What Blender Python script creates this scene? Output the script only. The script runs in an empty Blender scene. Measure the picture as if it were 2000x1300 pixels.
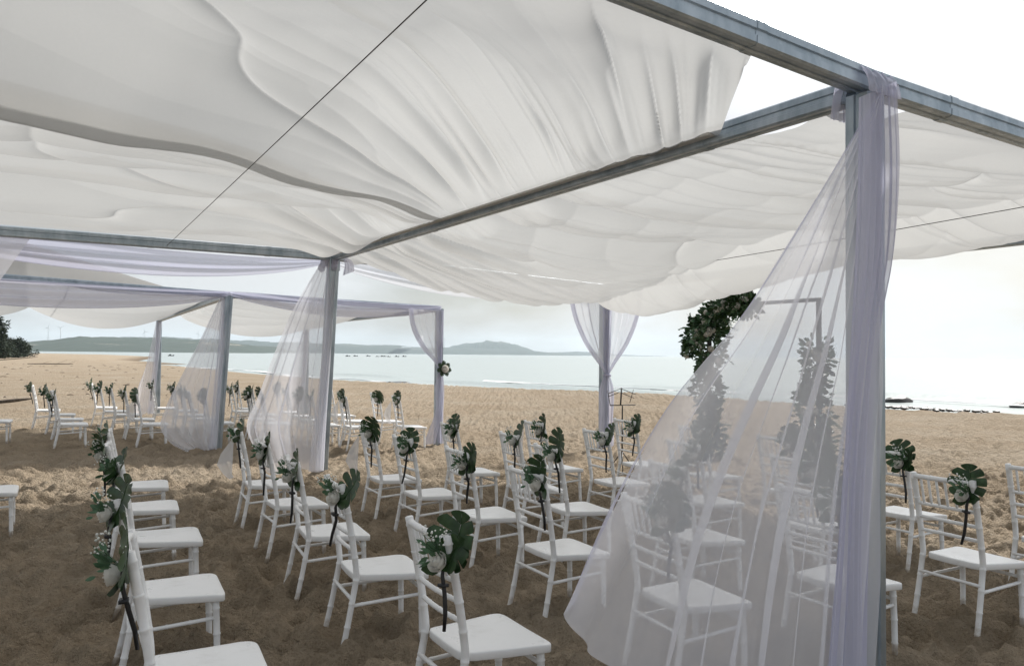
import bpy, math, random
import numpy as np
from mathutils import Matrix, Vector, Euler
R = math.radians
random.seed(7); rng = np.random.default_rng(7)
scene = bpy.context.scene
COL = scene.collection

# ------------------------------------------------------------------ camera, sky, sun, exposure
cd = bpy.data.cameras.new('camera'); cam = bpy.data.objects.new('camera', cd); COL.objects.link(cam)
cd.sensor_width = 36.0; cd.lens = 36.0 * 1530 / 2000; cd.clip_start = 0.05; cd.clip_end = 60000
cam.matrix_world = Matrix.Translation((0, 0, 1.65)) @ Matrix.Rotation(R(90 + 1.57), 4, 'X') @ Matrix.Rotation(R(0.55), 4, 'Z')
scene.camera = cam
SUN_AZ, SUN_EL = R(34), R(44)            # azimuth clockwise from +Y (out to sea, to the right)
world = bpy.data.worlds.new('World'); scene.world = world; world.use_nodes = True
wn, wl = world.node_tree.nodes, world.node_tree.links
wn.clear()
w_out = wn.new('ShaderNodeOutputWorld'); w_mix = wn.new('ShaderNodeMixShader')
w_sky = wn.new('ShaderNodeTexSky'); w_sky.sky_type = 'NISHITA'; w_sky.sun_disc = False
w_sky.sun_elevation = SUN_EL; w_sky.sun_rotation = SUN_AZ; w_sky.dust_density = 3.0; w_sky.air_density = 1.0
w_b1 = wn.new('ShaderNodeBackground'); w_b1.inputs[1].default_value = 0.06
w_b2 = wn.new('ShaderNodeBackground'); w_b2.inputs[0].default_value = (0.96, 0.985, 1.0, 1); w_b2.inputs[1].default_value = 0.86
w_dot = wn.new('ShaderNodeVectorMath'); w_dot.operation = 'DOT_PRODUCT'     # thin cloud glows round the veiled sun
w_dot.inputs[1].default_value = (math.sin(SUN_AZ) * math.cos(SUN_EL), math.cos(SUN_AZ) * math.cos(SUN_EL), math.sin(SUN_EL))
w_mx = wn.new('ShaderNodeMath'); w_mx.operation = 'MULTIPLY_ADD'; w_mx.inputs[1].default_value = 0.5; w_mx.inputs[2].default_value = 0.5
w_pw = wn.new('ShaderNodeMath'); w_pw.operation = 'POWER'; w_pw.inputs[1].default_value = 4.0
w_gl = wn.new('ShaderNodeMath'); w_gl.operation = 'MULTIPLY_ADD'; w_gl.inputs[1].default_value = 0.50; w_gl.inputs[2].default_value = 0.44
w_tc = wn.new('ShaderNodeTexCoord'); w_map = wn.new('ShaderNodeMapping'); w_map.inputs['Scale'].default_value = (1.6, 1.6, 4.5)
w_no = wn.new('ShaderNodeTexNoise'); w_no.inputs['Scale'].default_value = 1.7; w_no.inputs['Detail'].default_value = 6; w_no.inputs['Roughness'].default_value = 0.55
w_rp = wn.new('ShaderNodeValToRGB'); w_rp.color_ramp.elements[0].position = 0.36; w_rp.color_ramp.elements[1].position = 0.60
w_rp.color_ramp.elements[0].color = (0.20, 0.20, 0.20, 1); w_rp.color_ramp.elements[1].color = (1, 1, 1, 1)
wl.new(w_tc.outputs['Generated'], w_dot.inputs[0]); wl.new(w_dot.outputs['Value'], w_mx.inputs[0]); wl.new(w_mx.outputs[0], w_pw.inputs[0]); wl.new(w_pw.outputs[0], w_gl.inputs[0]); wl.new(w_gl.outputs[0], w_b2.inputs[1])
wl.new(w_tc.outputs['Generated'], w_map.inputs[0]); wl.new(w_map.outputs[0], w_no.inputs['Vector'])
wl.new(w_no.outputs['Fac'], w_rp.inputs[0]); wl.new(w_rp.outputs[0], w_mix.inputs[0])
wl.new(w_sky.outputs[0], w_b1.inputs[0]); wl.new(w_b1.outputs[0], w_mix.inputs[1]); wl.new(w_b2.outputs[0], w_mix.inputs[2])
wl.new(w_mix.outputs[0], w_out.inputs[0])
sd = bpy.data.lights.new('sun', 'SUN'); sun = bpy.data.objects.new('sun', sd); COL.objects.link(sun)
sd.energy = 3.6; sd.angle = R(4); sd.color = (1.0, 0.965, 0.915)
sdir = Vector((math.sin(SUN_AZ) * math.cos(SUN_EL), math.cos(SUN_AZ) * math.cos(SUN_EL), math.sin(SUN_EL)))
sun.rotation_euler = sdir.to_track_quat('Z', 'Y').to_euler()
sun.location = (20, 30, 40)
vs = scene.view_settings; vs.view_transform = 'Standard'; vs.look = 'None'; vs.exposure = 0.47; vs.gamma = 1.0; vs.use_curve_mapping = False
scene.cycles.transparent_max_bounces = 32; scene.cycles.max_bounces = 8; scene.cycles.transmission_bounces = 6
scene.cycles.volume_bounces = 2; scene.cycles.use_denoising = True
scene.cycles.sample_clamp_indirect = 6.0

# ------------------------------------------------------------------ helpers: materials
def newmat(name):
    m = bpy.data.materials.new(name); m.use_nodes = True
    nt = m.node_tree; nt.nodes.clear()
    return m, nt.nodes, nt.links
def out(nodes, links, sock):
    o = nodes.new('ShaderNodeOutputMaterial'); links.new(sock, o.inputs['Surface'])
def noise(nodes, links, scale, detail=4, rough=0.55, coord='Object', stretch=None):
    tc = nodes.new('ShaderNodeTexCoord'); n = nodes.new('ShaderNodeTexNoise')
    n.inputs['Scale'].default_value = scale; n.inputs['Detail'].default_value = detail; n.inputs['Roughness'].default_value = rough
    if stretch:
        mp = nodes.new('ShaderNodeMapping'); mp.inputs['Scale'].default_value = stretch
        links.new(tc.outputs[coord], mp.inputs[0]); links.new(mp.outputs[0], n.inputs['Vector'])
    else: links.new(tc.outputs[coord], n.inputs['Vector'])
    return n.outputs['Fac']
def ramp(nodes, links, fac, stops):
    r = nodes.new('ShaderNodeValToRGB'); e = r.color_ramp.elements
    while len(e) < len(stops): e.new(0.5)
    for k, (p, c) in enumerate(stops): e[k].position = p; e[k].color = (c[0], c[1], c[2], 1)
    links.new(fac, r.inputs[0]); return r.outputs[0]
def bump(nodes, links, h, strength, dist):
    b = nodes.new('ShaderNodeBump'); b.inputs['Strength'].default_value = strength; b.inputs['Distance'].default_value = dist
    links.new(h, b.inputs['Height']); return b.outputs[0]
def simple(name, c0, c1=None, rough=0.5, metal=0.0, scale=8, bumpd=0, spec=0.5, stretch=None, coord='Object', lo=0.35, hi=0.65):
    m, n, l = newmat(name); p = n.new('ShaderNodeBsdfPrincipled')
    p.inputs['Roughness'].default_value = rough; p.inputs['Metallic'].default_value = metal
    p.inputs['Specular IOR Level'].default_value = spec
    f = noise(n, l, scale, 5, 0.6, coord, stretch)
    l.new(ramp(n, l, f, [(lo, c0), (hi, c1 or c0)]), p.inputs['Base Color'])
    if bumpd: l.new(bump(n, l, f, 0.6, bumpd), p.inputs['Normal'])
    out(n, l, p.outputs[0]); return m
def cloth(name, dif, tra, tfac, alpha=1.0, scale=40, weave=True):
    """woven fabric: diffuse reflection + diffuse transmission, with open gaps between the threads (alpha)"""
    m, n, l = newmat(name)
    f = noise(n, l, scale, 3, 0.6)
    d = n.new('ShaderNodeBsdfDiffuse'); t = n.new('ShaderNodeBsdfTranslucent'); mx = n.new('ShaderNodeMixShader')
    l.new(ramp(n, l, f, [(0.3, [c * 0.95 for c in dif]), (0.7, dif)]), d.inputs[0]); t.inputs[0].default_value = (*tra, 1)
    mx.inputs[0].default_value = tfac
    l.new(d.outputs[0], mx.inputs[1]); l.new(t.outputs[0], mx.inputs[2])
    if alpha < 1:
        tr = n.new('ShaderNodeBsdfTransparent'); m2 = n.new('ShaderNodeMixShader'); m2.inputs[0].default_value = alpha
        l.new(tr.outputs[0], m2.inputs[1]); l.new(mx.outputs[0], m2.inputs[2]); out(n, l, m2.outputs[0])
    else: out(n, l, mx.outputs[0])
    return m
M = {}
M['canopy'] = cloth('canopy_cloth', (0.50, 0.505, 0.505), (0.50, 0.502, 0.492), 0.58, 0.93)
M['veil'] = cloth('sheer_voile', (0.86, 0.87, 0.94), (0.89, 0.90, 0.96), 0.5, 0.60)
M['veil_dense'] = cloth('gathered_voile', (0.66, 0.665, 0.79), (0.66, 0.665, 0.81), 0.45, 0.72)
M['sash'] = cloth('white_organza', (0.8, 0.8, 0.82), (0.8, 0.8, 0.82), 0.5, 0.7)
M['steel'] = simple('galvanised_steel', (0.30, 0.36, 0.41), (0.47, 0.53, 0.58), 0.38, 0.75, 9, 0.001, stretch=(1, 1, .35))
M['hem'] = cloth('hem_tape', (0.66, 0.65, 0.62), (0.55, 0.54, 0.52), 0.35)
M['cord'] = simple('cord', (0.06, 0.06, 0.06), (0.10, 0.10, 0.10), 0.8)
M['chair'] = simple('white_resin', (0.80, 0.805, 0.81), (0.89, 0.89, 0.89), 0.36, 0, 4, 0.0004)
def chair_material():
    m, n, l = newmat('white_resin'); p = n.new('ShaderNodeBsdfPrincipled'); f = noise(n, l, 5, 6, 0.7); f2 = noise(n, l, 42, 4, 0.6)
    base = ramp(n, l, f, [(0.30, (0.78, 0.78, 0.77)), (0.48, (0.88, 0.885, 0.89)), (0.8, (0.90, 0.90, 0.90))])
    tc = n.new('ShaderNodeTexCoord'); sp = n.new('ShaderNodeSeparateXYZ'); l.new(tc.outputs['Object'], sp.inputs[0])
    ad = n.new('ShaderNodeMath'); ad.operation = 'MULTIPLY_ADD'; ad.inputs[1].default_value = -0.16; l.new(f2, ad.inputs[0]); l.new(sp.outputs[2], ad.inputs[2])
    mr = n.new('ShaderNodeMapRange'); mr.inputs[1].default_value = -0.07; mr.inputs[2].default_value = 0.03; mr.inputs[3].default_value = 0.85; mr.inputs[4].default_value = 0.0; l.new(ad.outputs[0], mr.inputs[0])
    mx = n.new('ShaderNodeMix'); mx.data_type = 'RGBA'; l.new(mr.outputs[0], mx.inputs[0]); l.new(base, mx.inputs[6]); mx.inputs[7].default_value = (0.42, 0.34, 0.25, 1)
    l.new(mx.outputs[2], p.inputs['Base Color']); l.new(ramp(n, l, f, [(0.3, (.42, .42, .42)), (0.7, (.24, .24, .24))]), p.inputs['Roughness'])
    out(n, l, p.outputs[0]); return m
M['chair'] = chair_material()
M['leaf'] = simple('monstera_green', (0.011, 0.034, 0.010), (0.034, 0.085, 0.022), 0.42, 0, 14, 0.002)
M['leaf2'] = simple('eucalyptus_green', (0.05, 0.12, 0.06), (0.12, 0.22, 0.12), 0.55, 0, 20)
M['rose'] = cloth('rose_petal', (0.88, 0.87, 0.83), (0.82, 0.80, 0.74), 0.25)
M['breath'] = simple('small_white_blossom', (0.70, 0.72, 0.66), (0.85, 0.85, 0.82), 0.7, 0, 30)
M['ribbon'] = simple('black_ribbon', (0.010, 0.010, 0.012), (0.022, 0.022, 0.024), 0.45, 0, 30)
M['black'] = simple('black_metal', (0.012, 0.012, 0.013), (0.03, 0.03, 0.03), 0.4, 0.4)
M['bark'] = simple('bark', (0.05, 0.04, 0.03), (0.11, 0.09, 0.07), 0.9, 0, 12, 0.01)
M['pine'] = simple('casuarina_green', (0.015, 0.030, 0.016), (0.04, 0.065, 0.035), 0.8, 0, 2.5)
M['drift'] = simple('driftwood', (0.05, 0.04, 0.035), (0.16, 0.13, 0.10), 0.9, 0, 20, 0.004)
M['boat'] = simple('boat_paint', (0.02, 0.025, 0.03), (0.05, 0.05, 0.055), 0.6)
M['turbine'] = simple('white_turbine', (0.55, 0.57, 0.58), (0.62, 0.63, 0.64), 0.5)
M['rock'] = simple('wet_rock', (0.02, 0.021, 0.022), (0.06, 0.058, 0.055), 0.45, 0, 5, 0.05)

def sand_material():
    m, n, l = newmat('beach_sand'); p = n.new('ShaderNodeBsdfPrincipled'); p.inputs['Roughness'].default_value = 0.95
    p.inputs['Specular IOR Level'].default_value = 0.15
    big = noise(n, l, 0.35, 5, 0.6); fine = noise(n, l, 55, 4, 0.7); mid = noise(n, l, 6.5, 5, 0.65)
    c = ramp(n, l, big, [(0.25, (0.365, 0.285, 0.197)), (0.5, (0.435, 0.352, 0.258)), (0.75, (0.470, 0.398, 0.308))])
    c2 = ramp(n, l, fine, [(0.25, (0.62, 0.60, 0.58)), (0.5, (1, 1, 1)), (0.8, (1.12, 1.12, 1.12))])
    mx = n.new('ShaderNodeMix'); mx.data_type = 'RGBA'; mx.blend_type = 'MULTIPLY'; mx.inputs[0].default_value = 0.8
    l.new(c, mx.inputs[6]); l.new(c2, mx.inputs[7])
    # wet sand low down towards the water
    geo = n.new('ShaderNodeNewGeometry'); sep = n.new('ShaderNodeSeparateXYZ'); l.new(geo.outputs['Position'], sep.inputs[0])
    wet = n.new('ShaderNodeMapRange'); wet.inputs[1].default_value = -0.55; wet.inputs[2].default_value = -0.85; wet.inputs[3].default_value = 0; wet.inputs[4].default_value = 1
    l.new(sep.outputs[2], wet.inputs[0])
    mw = n.new('ShaderNodeMix'); mw.data_type = 'RGBA'; l.new(wet.outputs[0], mw.inputs[0]); l.new(mx.outputs[2], mw.inputs[6]); mw.inputs[7].default_value = (0.20, 0.15, 0.10, 1)
    l.new(mw.outputs[2], p.inputs['Base Color'])
    ad = n.new('ShaderNodeMath'); ad.operation = 'MULTIPLY_ADD'; ad.inputs[1].default_value = 4.0
    l.new(mid, ad.inputs[0]); l.new(fine, ad.inputs[2])
    l.new(bump(n, l, ad.outputs[0], 1.0, 0.045), p.inputs['Normal']); out(n, l, p.outputs[0]); return m
M['sand'] = sand_material()
def sea_material():
    m, n, l = newmat('sea_water'); p = n.new('ShaderNodeBsdfPrincipled')
    p.inputs['Base Color'].default_value = (0.40, 0.455, 0.445, 1); p.inputs['Roughness'].default_value = 0.26; p.inputs['IOR'].default_value = 1.33
    a = noise(n, l, 0.9, 6, 0.65, stretch=(1.0, 1.0, 1)); b = noise(n, l, 0.07, 3, 0.5)
    ad = n.new('ShaderNodeMath'); ad.operation = 'MULTIPLY_ADD'; ad.inputs[1].default_value = 3.0
    l.new(b, ad.inputs[0]); l.new(a, ad.inputs[2])
    l.new(bump(n, l, ad.outputs[0], 0.45, 0.22), p.inputs['Normal']); out(n, l, p.outputs[0]); return m
M['sea'] = sea_material()
M['foam'] = simple('sea_foam', (0.72, 0.74, 0.74), (0.85, 0.86, 0.86), 0.9, 0, 1.5, 0.05)

# ------------------------------------------------------------------ helpers: meshes and objects
class MB:
    def __init__(s): s.v = []; s.f = []
    def add(s, v, f):
        o = len(s.v); s.v += [tuple(p) for p in v]; s.f += [tuple(i + o for i in q) for q in f]; return s
    def tube(s, pts, rad, seg=8, cap=True):
        pts = [Vector(p) for p in pts]; n = len(pts)
        if not isinstance(rad, (list, tuple)): rad = [rad] * n
        t0 = (pts[1] - pts[0]).normalized(); up = Vector((0, 0, 1)) if abs(t0.z) < 0.9 else Vector((1, 0, 0))
        u = t0.cross(up).normalized(); vs_, fs = [], []
        for i in range(n):
            t = (pts[min(i + 1, n - 1)] - pts[max(i - 1, 0)]).normalized()
            u = (u - t * u.dot(t)).normalized(); w = t.cross(u)
            for k in range(seg):
                a = 2 * math.pi * k / seg; vs_.append(pts[i] + (u * math.cos(a) + w * math.sin(a)) * rad[i])
        for i in range(n - 1):
            for k in range(seg):
                k2 = (k + 1) % seg; fs.append((i * seg + k, i * seg + k2, (i + 1) * seg + k2, (i + 1) * seg + k))
        if cap: fs.append(tuple(range(seg))[::-1]); fs.append(tuple((n - 1) * seg + k for k in range(seg)))
        return s.add(vs_, fs)
    def sweep(s, p0, p1, prof, up=(0, 0, 1), side=None):
        """extrude a closed 2-D profile [(x,y)] from p0 to p1; x along side, y along up'"""
        p0, p1 = Vector(p0), Vector(p1); t = (p1 - p0).normalized(); up = Vector(up)
        sd_ = Vector(side) if side else t.cross(up).normalized(); sd_ = (sd_ - t * sd_.dot(t)).normalized(); w = sd_.cross(t)
        n = len(prof); vs_ = [p + sd_ * x + w * y for p in (p0, p1) for x, y in prof]
        fs = [(k, (k + 1) % n, n + (k + 1) % n, n + k) for k in range(n)] + [tuple(range(n))[::-1], tuple(range(n, 2 * n))]
        return s.add(vs_, fs)
    def box(s, c, d):
        x, y, z = c; a, b, h = d[0] / 2, d[1] / 2, d[2] / 2
        v = [(x + i * a, y + j * b, z + k * h) for i in (-1, 1) for j in (-1, 1) for k in (-1, 1)]
        return s.add(v, [(0, 1, 3, 2), (4, 6, 7, 5), (0, 4, 5, 1), (2, 3, 7, 6), (0, 2, 6, 4), (1, 5, 7, 3)])
    def blob(s, c, r, seg=6, rings=4, sq=(1, 1, 1)):
        vs_ = [(c[0], c[1], c[2] - r * sq[2])]; fs = []
        for i in range(1, rings):
            ph = math.pi * i / rings
            for k in range(seg):
                a = 2 * math.pi * k / seg; vs_.append((c[0] + r * sq[0] * math.sin(ph) * math.cos(a), c[1] + r * sq[1] * math.sin(ph) * math.sin(a), c[2] - r * sq[2] * math.cos(ph)))
        vs_.append((c[0], c[1], c[2] + r * sq[2])); last = len(vs_) - 1
        for k in range(seg): fs.append((0, 1 + (k + 1) % seg, 1 + k))
        for i in range(rings - 2):
            for k in range(seg):
                a, b = 1 + i * seg + k, 1 + i * seg + (k + 1) % seg; fs.append((a, b, b + seg, a + seg))
        for k in range(seg): fs.append((last, last - seg + k, last - seg + (k + 1) % seg))
        return s.add(vs_, fs)
    def mesh(s, name, mat, smooth=True):
        me = bpy.data.meshes.new(name); me.from_pydata(s.v, [], s.f); me.materials.append(mat)
        if smooth:
            me.polygons.foreach_set('use_smooth', [True] * len(me.polygons))
            if smooth == 'auto': me.set_sharp_from_angle(angle=R(35))
        me.update(); return me
    def build(s, name, mat, parent=None, smooth=True): return link(name, s.mesh(name, mat, smooth), parent)
def link(name, data, parent=None):
    o = bpy.data.objects.new(name, data); COL.objects.link(o)
    if parent: o.parent = parent
    return o
def grid_mesh(name, X, Y, Z, mat):
    h, w = X.shape; co = np.stack([X, Y, Z], -1).reshape(-1, 3).astype(np.float32)
    i = np.arange(h * w).reshape(h, w); q = np.stack([i[:-1, :-1], i[:-1, 1:], i[1:, 1:], i[1:, :-1]], -1).reshape(-1, 4)
    me = bpy.data.meshes.new(name); me.vertices.add(len(co)); me.vertices.foreach_set('co', co.ravel())
    me.loops.add(q.size); me.loops.foreach_set('vertex_index', q.ravel().astype(np.int32))
    me.polygons.add(len(q)); me.polygons.foreach_set('loop_start', (np.arange(len(q)) * 4).astype(np.int32))
    me.polygons.foreach_set('use_smooth', np.ones(len(q), bool)); me.materials.append(mat); me.update(calc_edges=True); me.validate(); return me
def empty(name, loc=(0, 0, 0), rz=0):
    o = bpy.data.objects.new(name, None); COL.objects.link(o); o.location = loc; o.rotation_euler = (0, 0, rz); o.empty_display_size = 0.1; return o
def tag(o, label=None, cat=None, group=None, kind=None):
    if label: o['label'] = label
    if cat: o['category'] = cat
    if group: o['group'] = group
    if kind: o['kind'] = kind
    return o
def copy_tree(o, parent=None):
    c = o.copy(); COL.objects.link(c); c.parent = parent
    for ch in list(o.children): copy_tree(ch, c)
    return c
# value noise, numpy
_perm = np.random.default_rng(3).random((256, 256))
def vnoise(x, y):
    xi = np.floor(x).astype(int); yi = np.floor(y).astype(int); fx = x - xi; fy = y - yi
    fx = fx * fx * fx * (fx * (fx * 6 - 15) + 10); fy = fy * fy * fy * (fy * (fy * 6 - 15) + 10)
    g = lambda a, b: _perm[a & 255, b & 255]
    return (g(xi, yi) * (1 - fx) + g(xi + 1, yi) * fx) * (1 - fy) + (g(xi, yi + 1) * (1 - fx) + g(xi + 1, yi + 1) * fx) * fy - 0.5
def fbm(x, y, o=4, g=0.5):
    s = 0; a = 1
    for k in range(o): s = s + a * vnoise(x + 17.3 * k, y + 9.1 * k); x = x * 2.03; y = y * 2.03; a *= g
    return s
def smooth(t): t = np.clip(t, 0, 1); return t * t * (3 - 2 * t)

# ------------------------------------------------------------------ beach, sea
CREST = np.array([(90, -52), (14.6, 22.3), (11.9, 25.0), (6.1, 33.5), (-2.6, 39.5), (-10.8, 47.3), (-24, 65.8), (-42, 95), (-62, 120), (-110, 190), (-170, 330), (-260, 420), (-600, 560), (-4000, 900)], float)
SEA_Z = -0.9
def shore_dist(x, y):
    best = np.full(x.shape, 1e9); sg = np.zeros(x.shape)
    for a, b in zip(CREST[:-1], CREST[1:]):
        d = b - a; L2 = d @ d; t = np.clip(((x - a[0]) * d[0] + (y - a[1]) * d[1]) / L2, 0, 1)
        px, py = x - (a[0] + t * d[0]), y - (a[1] + t * d[1]); dist = np.hypot(px, py)
        s_ = np.where(d[0] * py - d[1] * px > 0, -1, 1); m = dist < best
        best = np.where(m, dist, best); sg = np.where(m, s_, sg)
    return best * sg           # > 0 on the sea side
def axis(lo, hi, d0, d1, step, grow):
    a = list(np.arange(lo, hi, step)); st = step
    while a[-1] < d1: st *= grow; a.append(a[-1] + st)
    st = step; b = [lo]
    while b[-1] > d0: st *= grow; b.append(b[-1] - st)
    return np.array(b[:0:-1] + a)
def beach():
    xs = axis(-6.0, 6.5, -3500, 260, 0.026, 1.035); ys = axis(2.4, 9.5, -30, 900, 0.024, 1.022)
    X, Y = np.meshgrid(xs, ys); d = shore_dist(X, Y)
    near = np.clip(1.3 - np.hypot(X, Y) / 60, 0, 1)
    Z = 0.05 * fbm(X * 0.35, Y * 0.35, 3) * near
    wx = X + 0.25 * fbm(X * 1.3, Y * 1.3, 2); wy = Y + 0.25 * fbm(X * 1.3 + 40, Y * 1.3, 2)
    rid = (1 - np.minimum(1, 2.6 * np.abs(fbm(wx * 1.9, wy * 2.2, 2)))) ** 1.5; rid2 = (1 - np.minimum(1, 2.6 * np.abs(fbm(wx * 4.3 + 30, wy * 5.0, 2)))) ** 1.4; rid3 = (1 - np.minimum(1, 2.6 * np.abs(fbm(X * 9.5 + 60, Y * 10.5, 2)))) ** 1.3
    Z += (0.040 * (rid - .35) + 0.058 * (rid2 - .4) + 0.040 * (rid3 - .4) + 0.014 * (1 - 2.2 * np.abs(fbm(X * 21 + 9, Y * 23, 2))) + 0.03 * fbm(wx * 2.2, wy * 2.4, 3, .55)) * near
    r2 = np.random.default_rng(11)          # footprints: dents with a pushed-up rim
    for k in range(5200):
        cy = 1.8 + 22 * r2.random() ** 1.5; cx = (r2.random() - 0.5) * (6 + cy * 1.7)
        th = r2.random() * 3.14; L = 0.12 + 0.06 * r2.random(); W = 0.05 + 0.035 * r2.random(); dp = 0.022 + 0.034 * r2.random()
        i0, i1 = np.searchsorted(xs, (cx - .45, cx + .45)); j0, j1 = np.searchsorted(ys, (cy - .45, cy + .45))
        if i1 - i0 < 3 or j1 - j0 < 3: continue
        dx = X[j0:j1, i0:i1] - cx; dy = Y[j0:j1, i0:i1] - cy
        u = (dx * math.cos(th) + dy * math.sin(th)) / L; v = (-dx * math.sin(th) + dy * math.cos(th)) / W; q = u * u + v * v
        Z[j0:j1, i0:i1] += dp * (-np.exp(-q * 1.2) + 0.5 * np.exp(-(np.sqrt(q) - 1.7) ** 2 * 3.0))
    Z -= 0.02
    Z += np.where((d > -3.5) & (d < 0.6), 0.10 * np.exp(-((d + 0.8) / 1.2) ** 2), 0) * near   # low berm at the crest
    slope = np.where(Y > 150, 0.05, 0.11); Z = np.where(d > 0, Z * np.exp(-d / 3) - slope * d, Z)
    Z = np.maximum(Z, -4.0)
    inland = np.clip(-d - 60, 0, None); Z += np.where(Y > 60, 0.02 * inland, 0)
    o = link('beach', grid_mesh('beach', X, Y, Z, M['sand'])); tag(o, kind='structure')
beach()
def sea():
    xs = axis(-60, 70, -6500, 6500, 0.7, 1.06); ys = axis(20, 90, -400, 7600, 0.45, 1.04)
    X, Y = np.meshgrid(xs, ys); d = shore_dist(X, Y); near = np.clip(1.2 - d / 160, 0, 1) * (d > -5)
    w = X * 0.707 + Y * 0.707
    Z = SEA_Z + near * (0.07 * fbm(w * 0.22 + fbm(X * .05, Y * .05, 2) * 2, (X - Y) * 0.035, 3) + 0.05 * fbm(X * 0.5, Y * 0.5, 3))
    br = np.exp(-((d - 17 - 5 * fbm(X * .04, Y * .04, 2)) / 0.8) ** 2) * smooth(vnoise(X * .07 + 3, Y * .07) * 3 + .3) + 0.8 * np.exp(-((d - 27 - 6 * fbm(X * .03 + 8, Y * .03, 2)) / 1.0) ** 2) * smooth(vnoise(X * .05 + 31, Y * .05) * 3 + .2)
    Z += 0.28 * br * (Y < 120)
    tag(link('sea', grid_mesh('sea', X, Y, Z, M['sea'])), kind='structure')
sea()
def foam_strip(name, d0, w, lo, hi, seed):
    """a broken line of foam running along the shore at distance d0 beyond the crest"""
    pts = []
    for a, b in zip(CREST[:-1], CREST[1:]):
        n_ = max(2, int(np.hypot(*(b - a)) / 0.8)); dirv = (b - a) / np.hypot(*(b - a)); nr = np.array((dirv[1], -dirv[0])) * 1.0
        for t in np.linspace(0, 1, n_, endpoint=False): pts.append((a + (b - a) * t, nr))
    P = np.array([p for p, _ in pts]); N = np.array([q for _, q in pts]); k = np.arange(len(P))
    sel = (P[:, 0] > lo) & (P[:, 0] < hi); P, N, k = P[sel], N[sel], k[sel]
    if len(P) < 3: return
    off = d0 + 2.2 * fbm(k * 0.045 + seed, k * 0 + seed, 3); ww = w * np.clip(0.55 + 1.6 * fbm(k * 0.11 + seed, k * 0 + 5, 3), 0.02, 2)
    T = np.linspace(-1, 1, 5); X = P[:, 0][None] + N[:, 0][None] * (off[None] + T[:, None] * ww[None]); Y = P[:, 1][None] + N[:, 1][None] * (off[None] + T[:, None] * ww[None])
    Z = SEA_Z + 0.10 + 0.07 * (1 - T[:, None] ** 2) + 0.03 * fbm(X * 1.5, Y * 1.5, 2)
    tag(link('foam', grid_mesh('foam', X, Y, Z, M['foam'])), kind='structure')
foam_strip('foam', 11.0, 0.9, -60, 40, 1.0); foam_strip('foam', 21.0, 0.45, -20, 60, 4.0)

def hill(x0, x1, dist, prof, depth, mat, seed, rough=.16):
    """a ridge: prof = list of (fraction, crest height m)"""
    n = 160; u = np.linspace(0, 1, n); V = np.linspace(0, 1, 26); fx, fz = zip(*prof)
    U, W = np.meshgrid(u, V); X = (x0 + (x1 - x0) * U); crest = np.interp(U, fx, fz)
    prf = np.sin(np.clip(W * 1.15, 0, 1) * math.pi / 2) ** 0.85; sc_ = abs(x1 - x0)
    nz = 1 + rough * fbm(U * 14 + seed, W * 3.5, 5) + 0.05 * fbm(U * 90, W * 18 + seed, 3)
    Z = -2 + crest * prf * nz; Y = dist + depth * W + 0.03 * sc_ * fbm(U * 5 + seed, W * 0 + 2, 2)
    tag(link('hill', grid_mesh('hill', X, Y, Z, mat)), kind='structure')
M['hill'] = simple('scrub_hill', (0.030, 0.050, 0.032), (0.36, 0.32, 0.25), 0.95, 0, 0.011, 0, lo=0.60, hi=0.72, stretch=(0.5, 1, 1))
M['hill_far'] = simple('far_hill', (0.035, 0.055, 0.045), (0.30, 0.27, 0.22), 0.95, 0, 0.0035, 0, lo=0.60, hi=0.76, stretch=(0.6, 1, 1))
hill(-1030, -520, 1450, [(0, 30), (.12, 34), (.35, 33), (.6, 25), (.85, 17), (1, 2)], 500, M['hill'], 1.0, .3)
hill(-1750, -480, 3000, [(0, 70), (.2, 62), (.5, 50), (.62, 48), (.8, 42), (1, 38)], 800, M['hill_far'], 5.0)
hill(-620, 330, 3500, [(0, 34), (.25, 36), (.5, 32), (.7, 30), (.85, 16), (1, 3)], 700, M['hill_far'], 9.0)
hill(-380, 190, 4100, [(0, 34), (.06, 48), (.2, 66), (.27, 62), (.36, 78), (.5, 76), (.65, 68), (.83, 40), (.95, 8), (1, 2)], 500, M['hill_far'], 3.0)
hill(0, 960, 4700, [(0, 26), (.25, 18), (.45, 26), (.6, 24), (.72, 8), (1, 3)], 500, M['hill_far'], 7.0)

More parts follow.
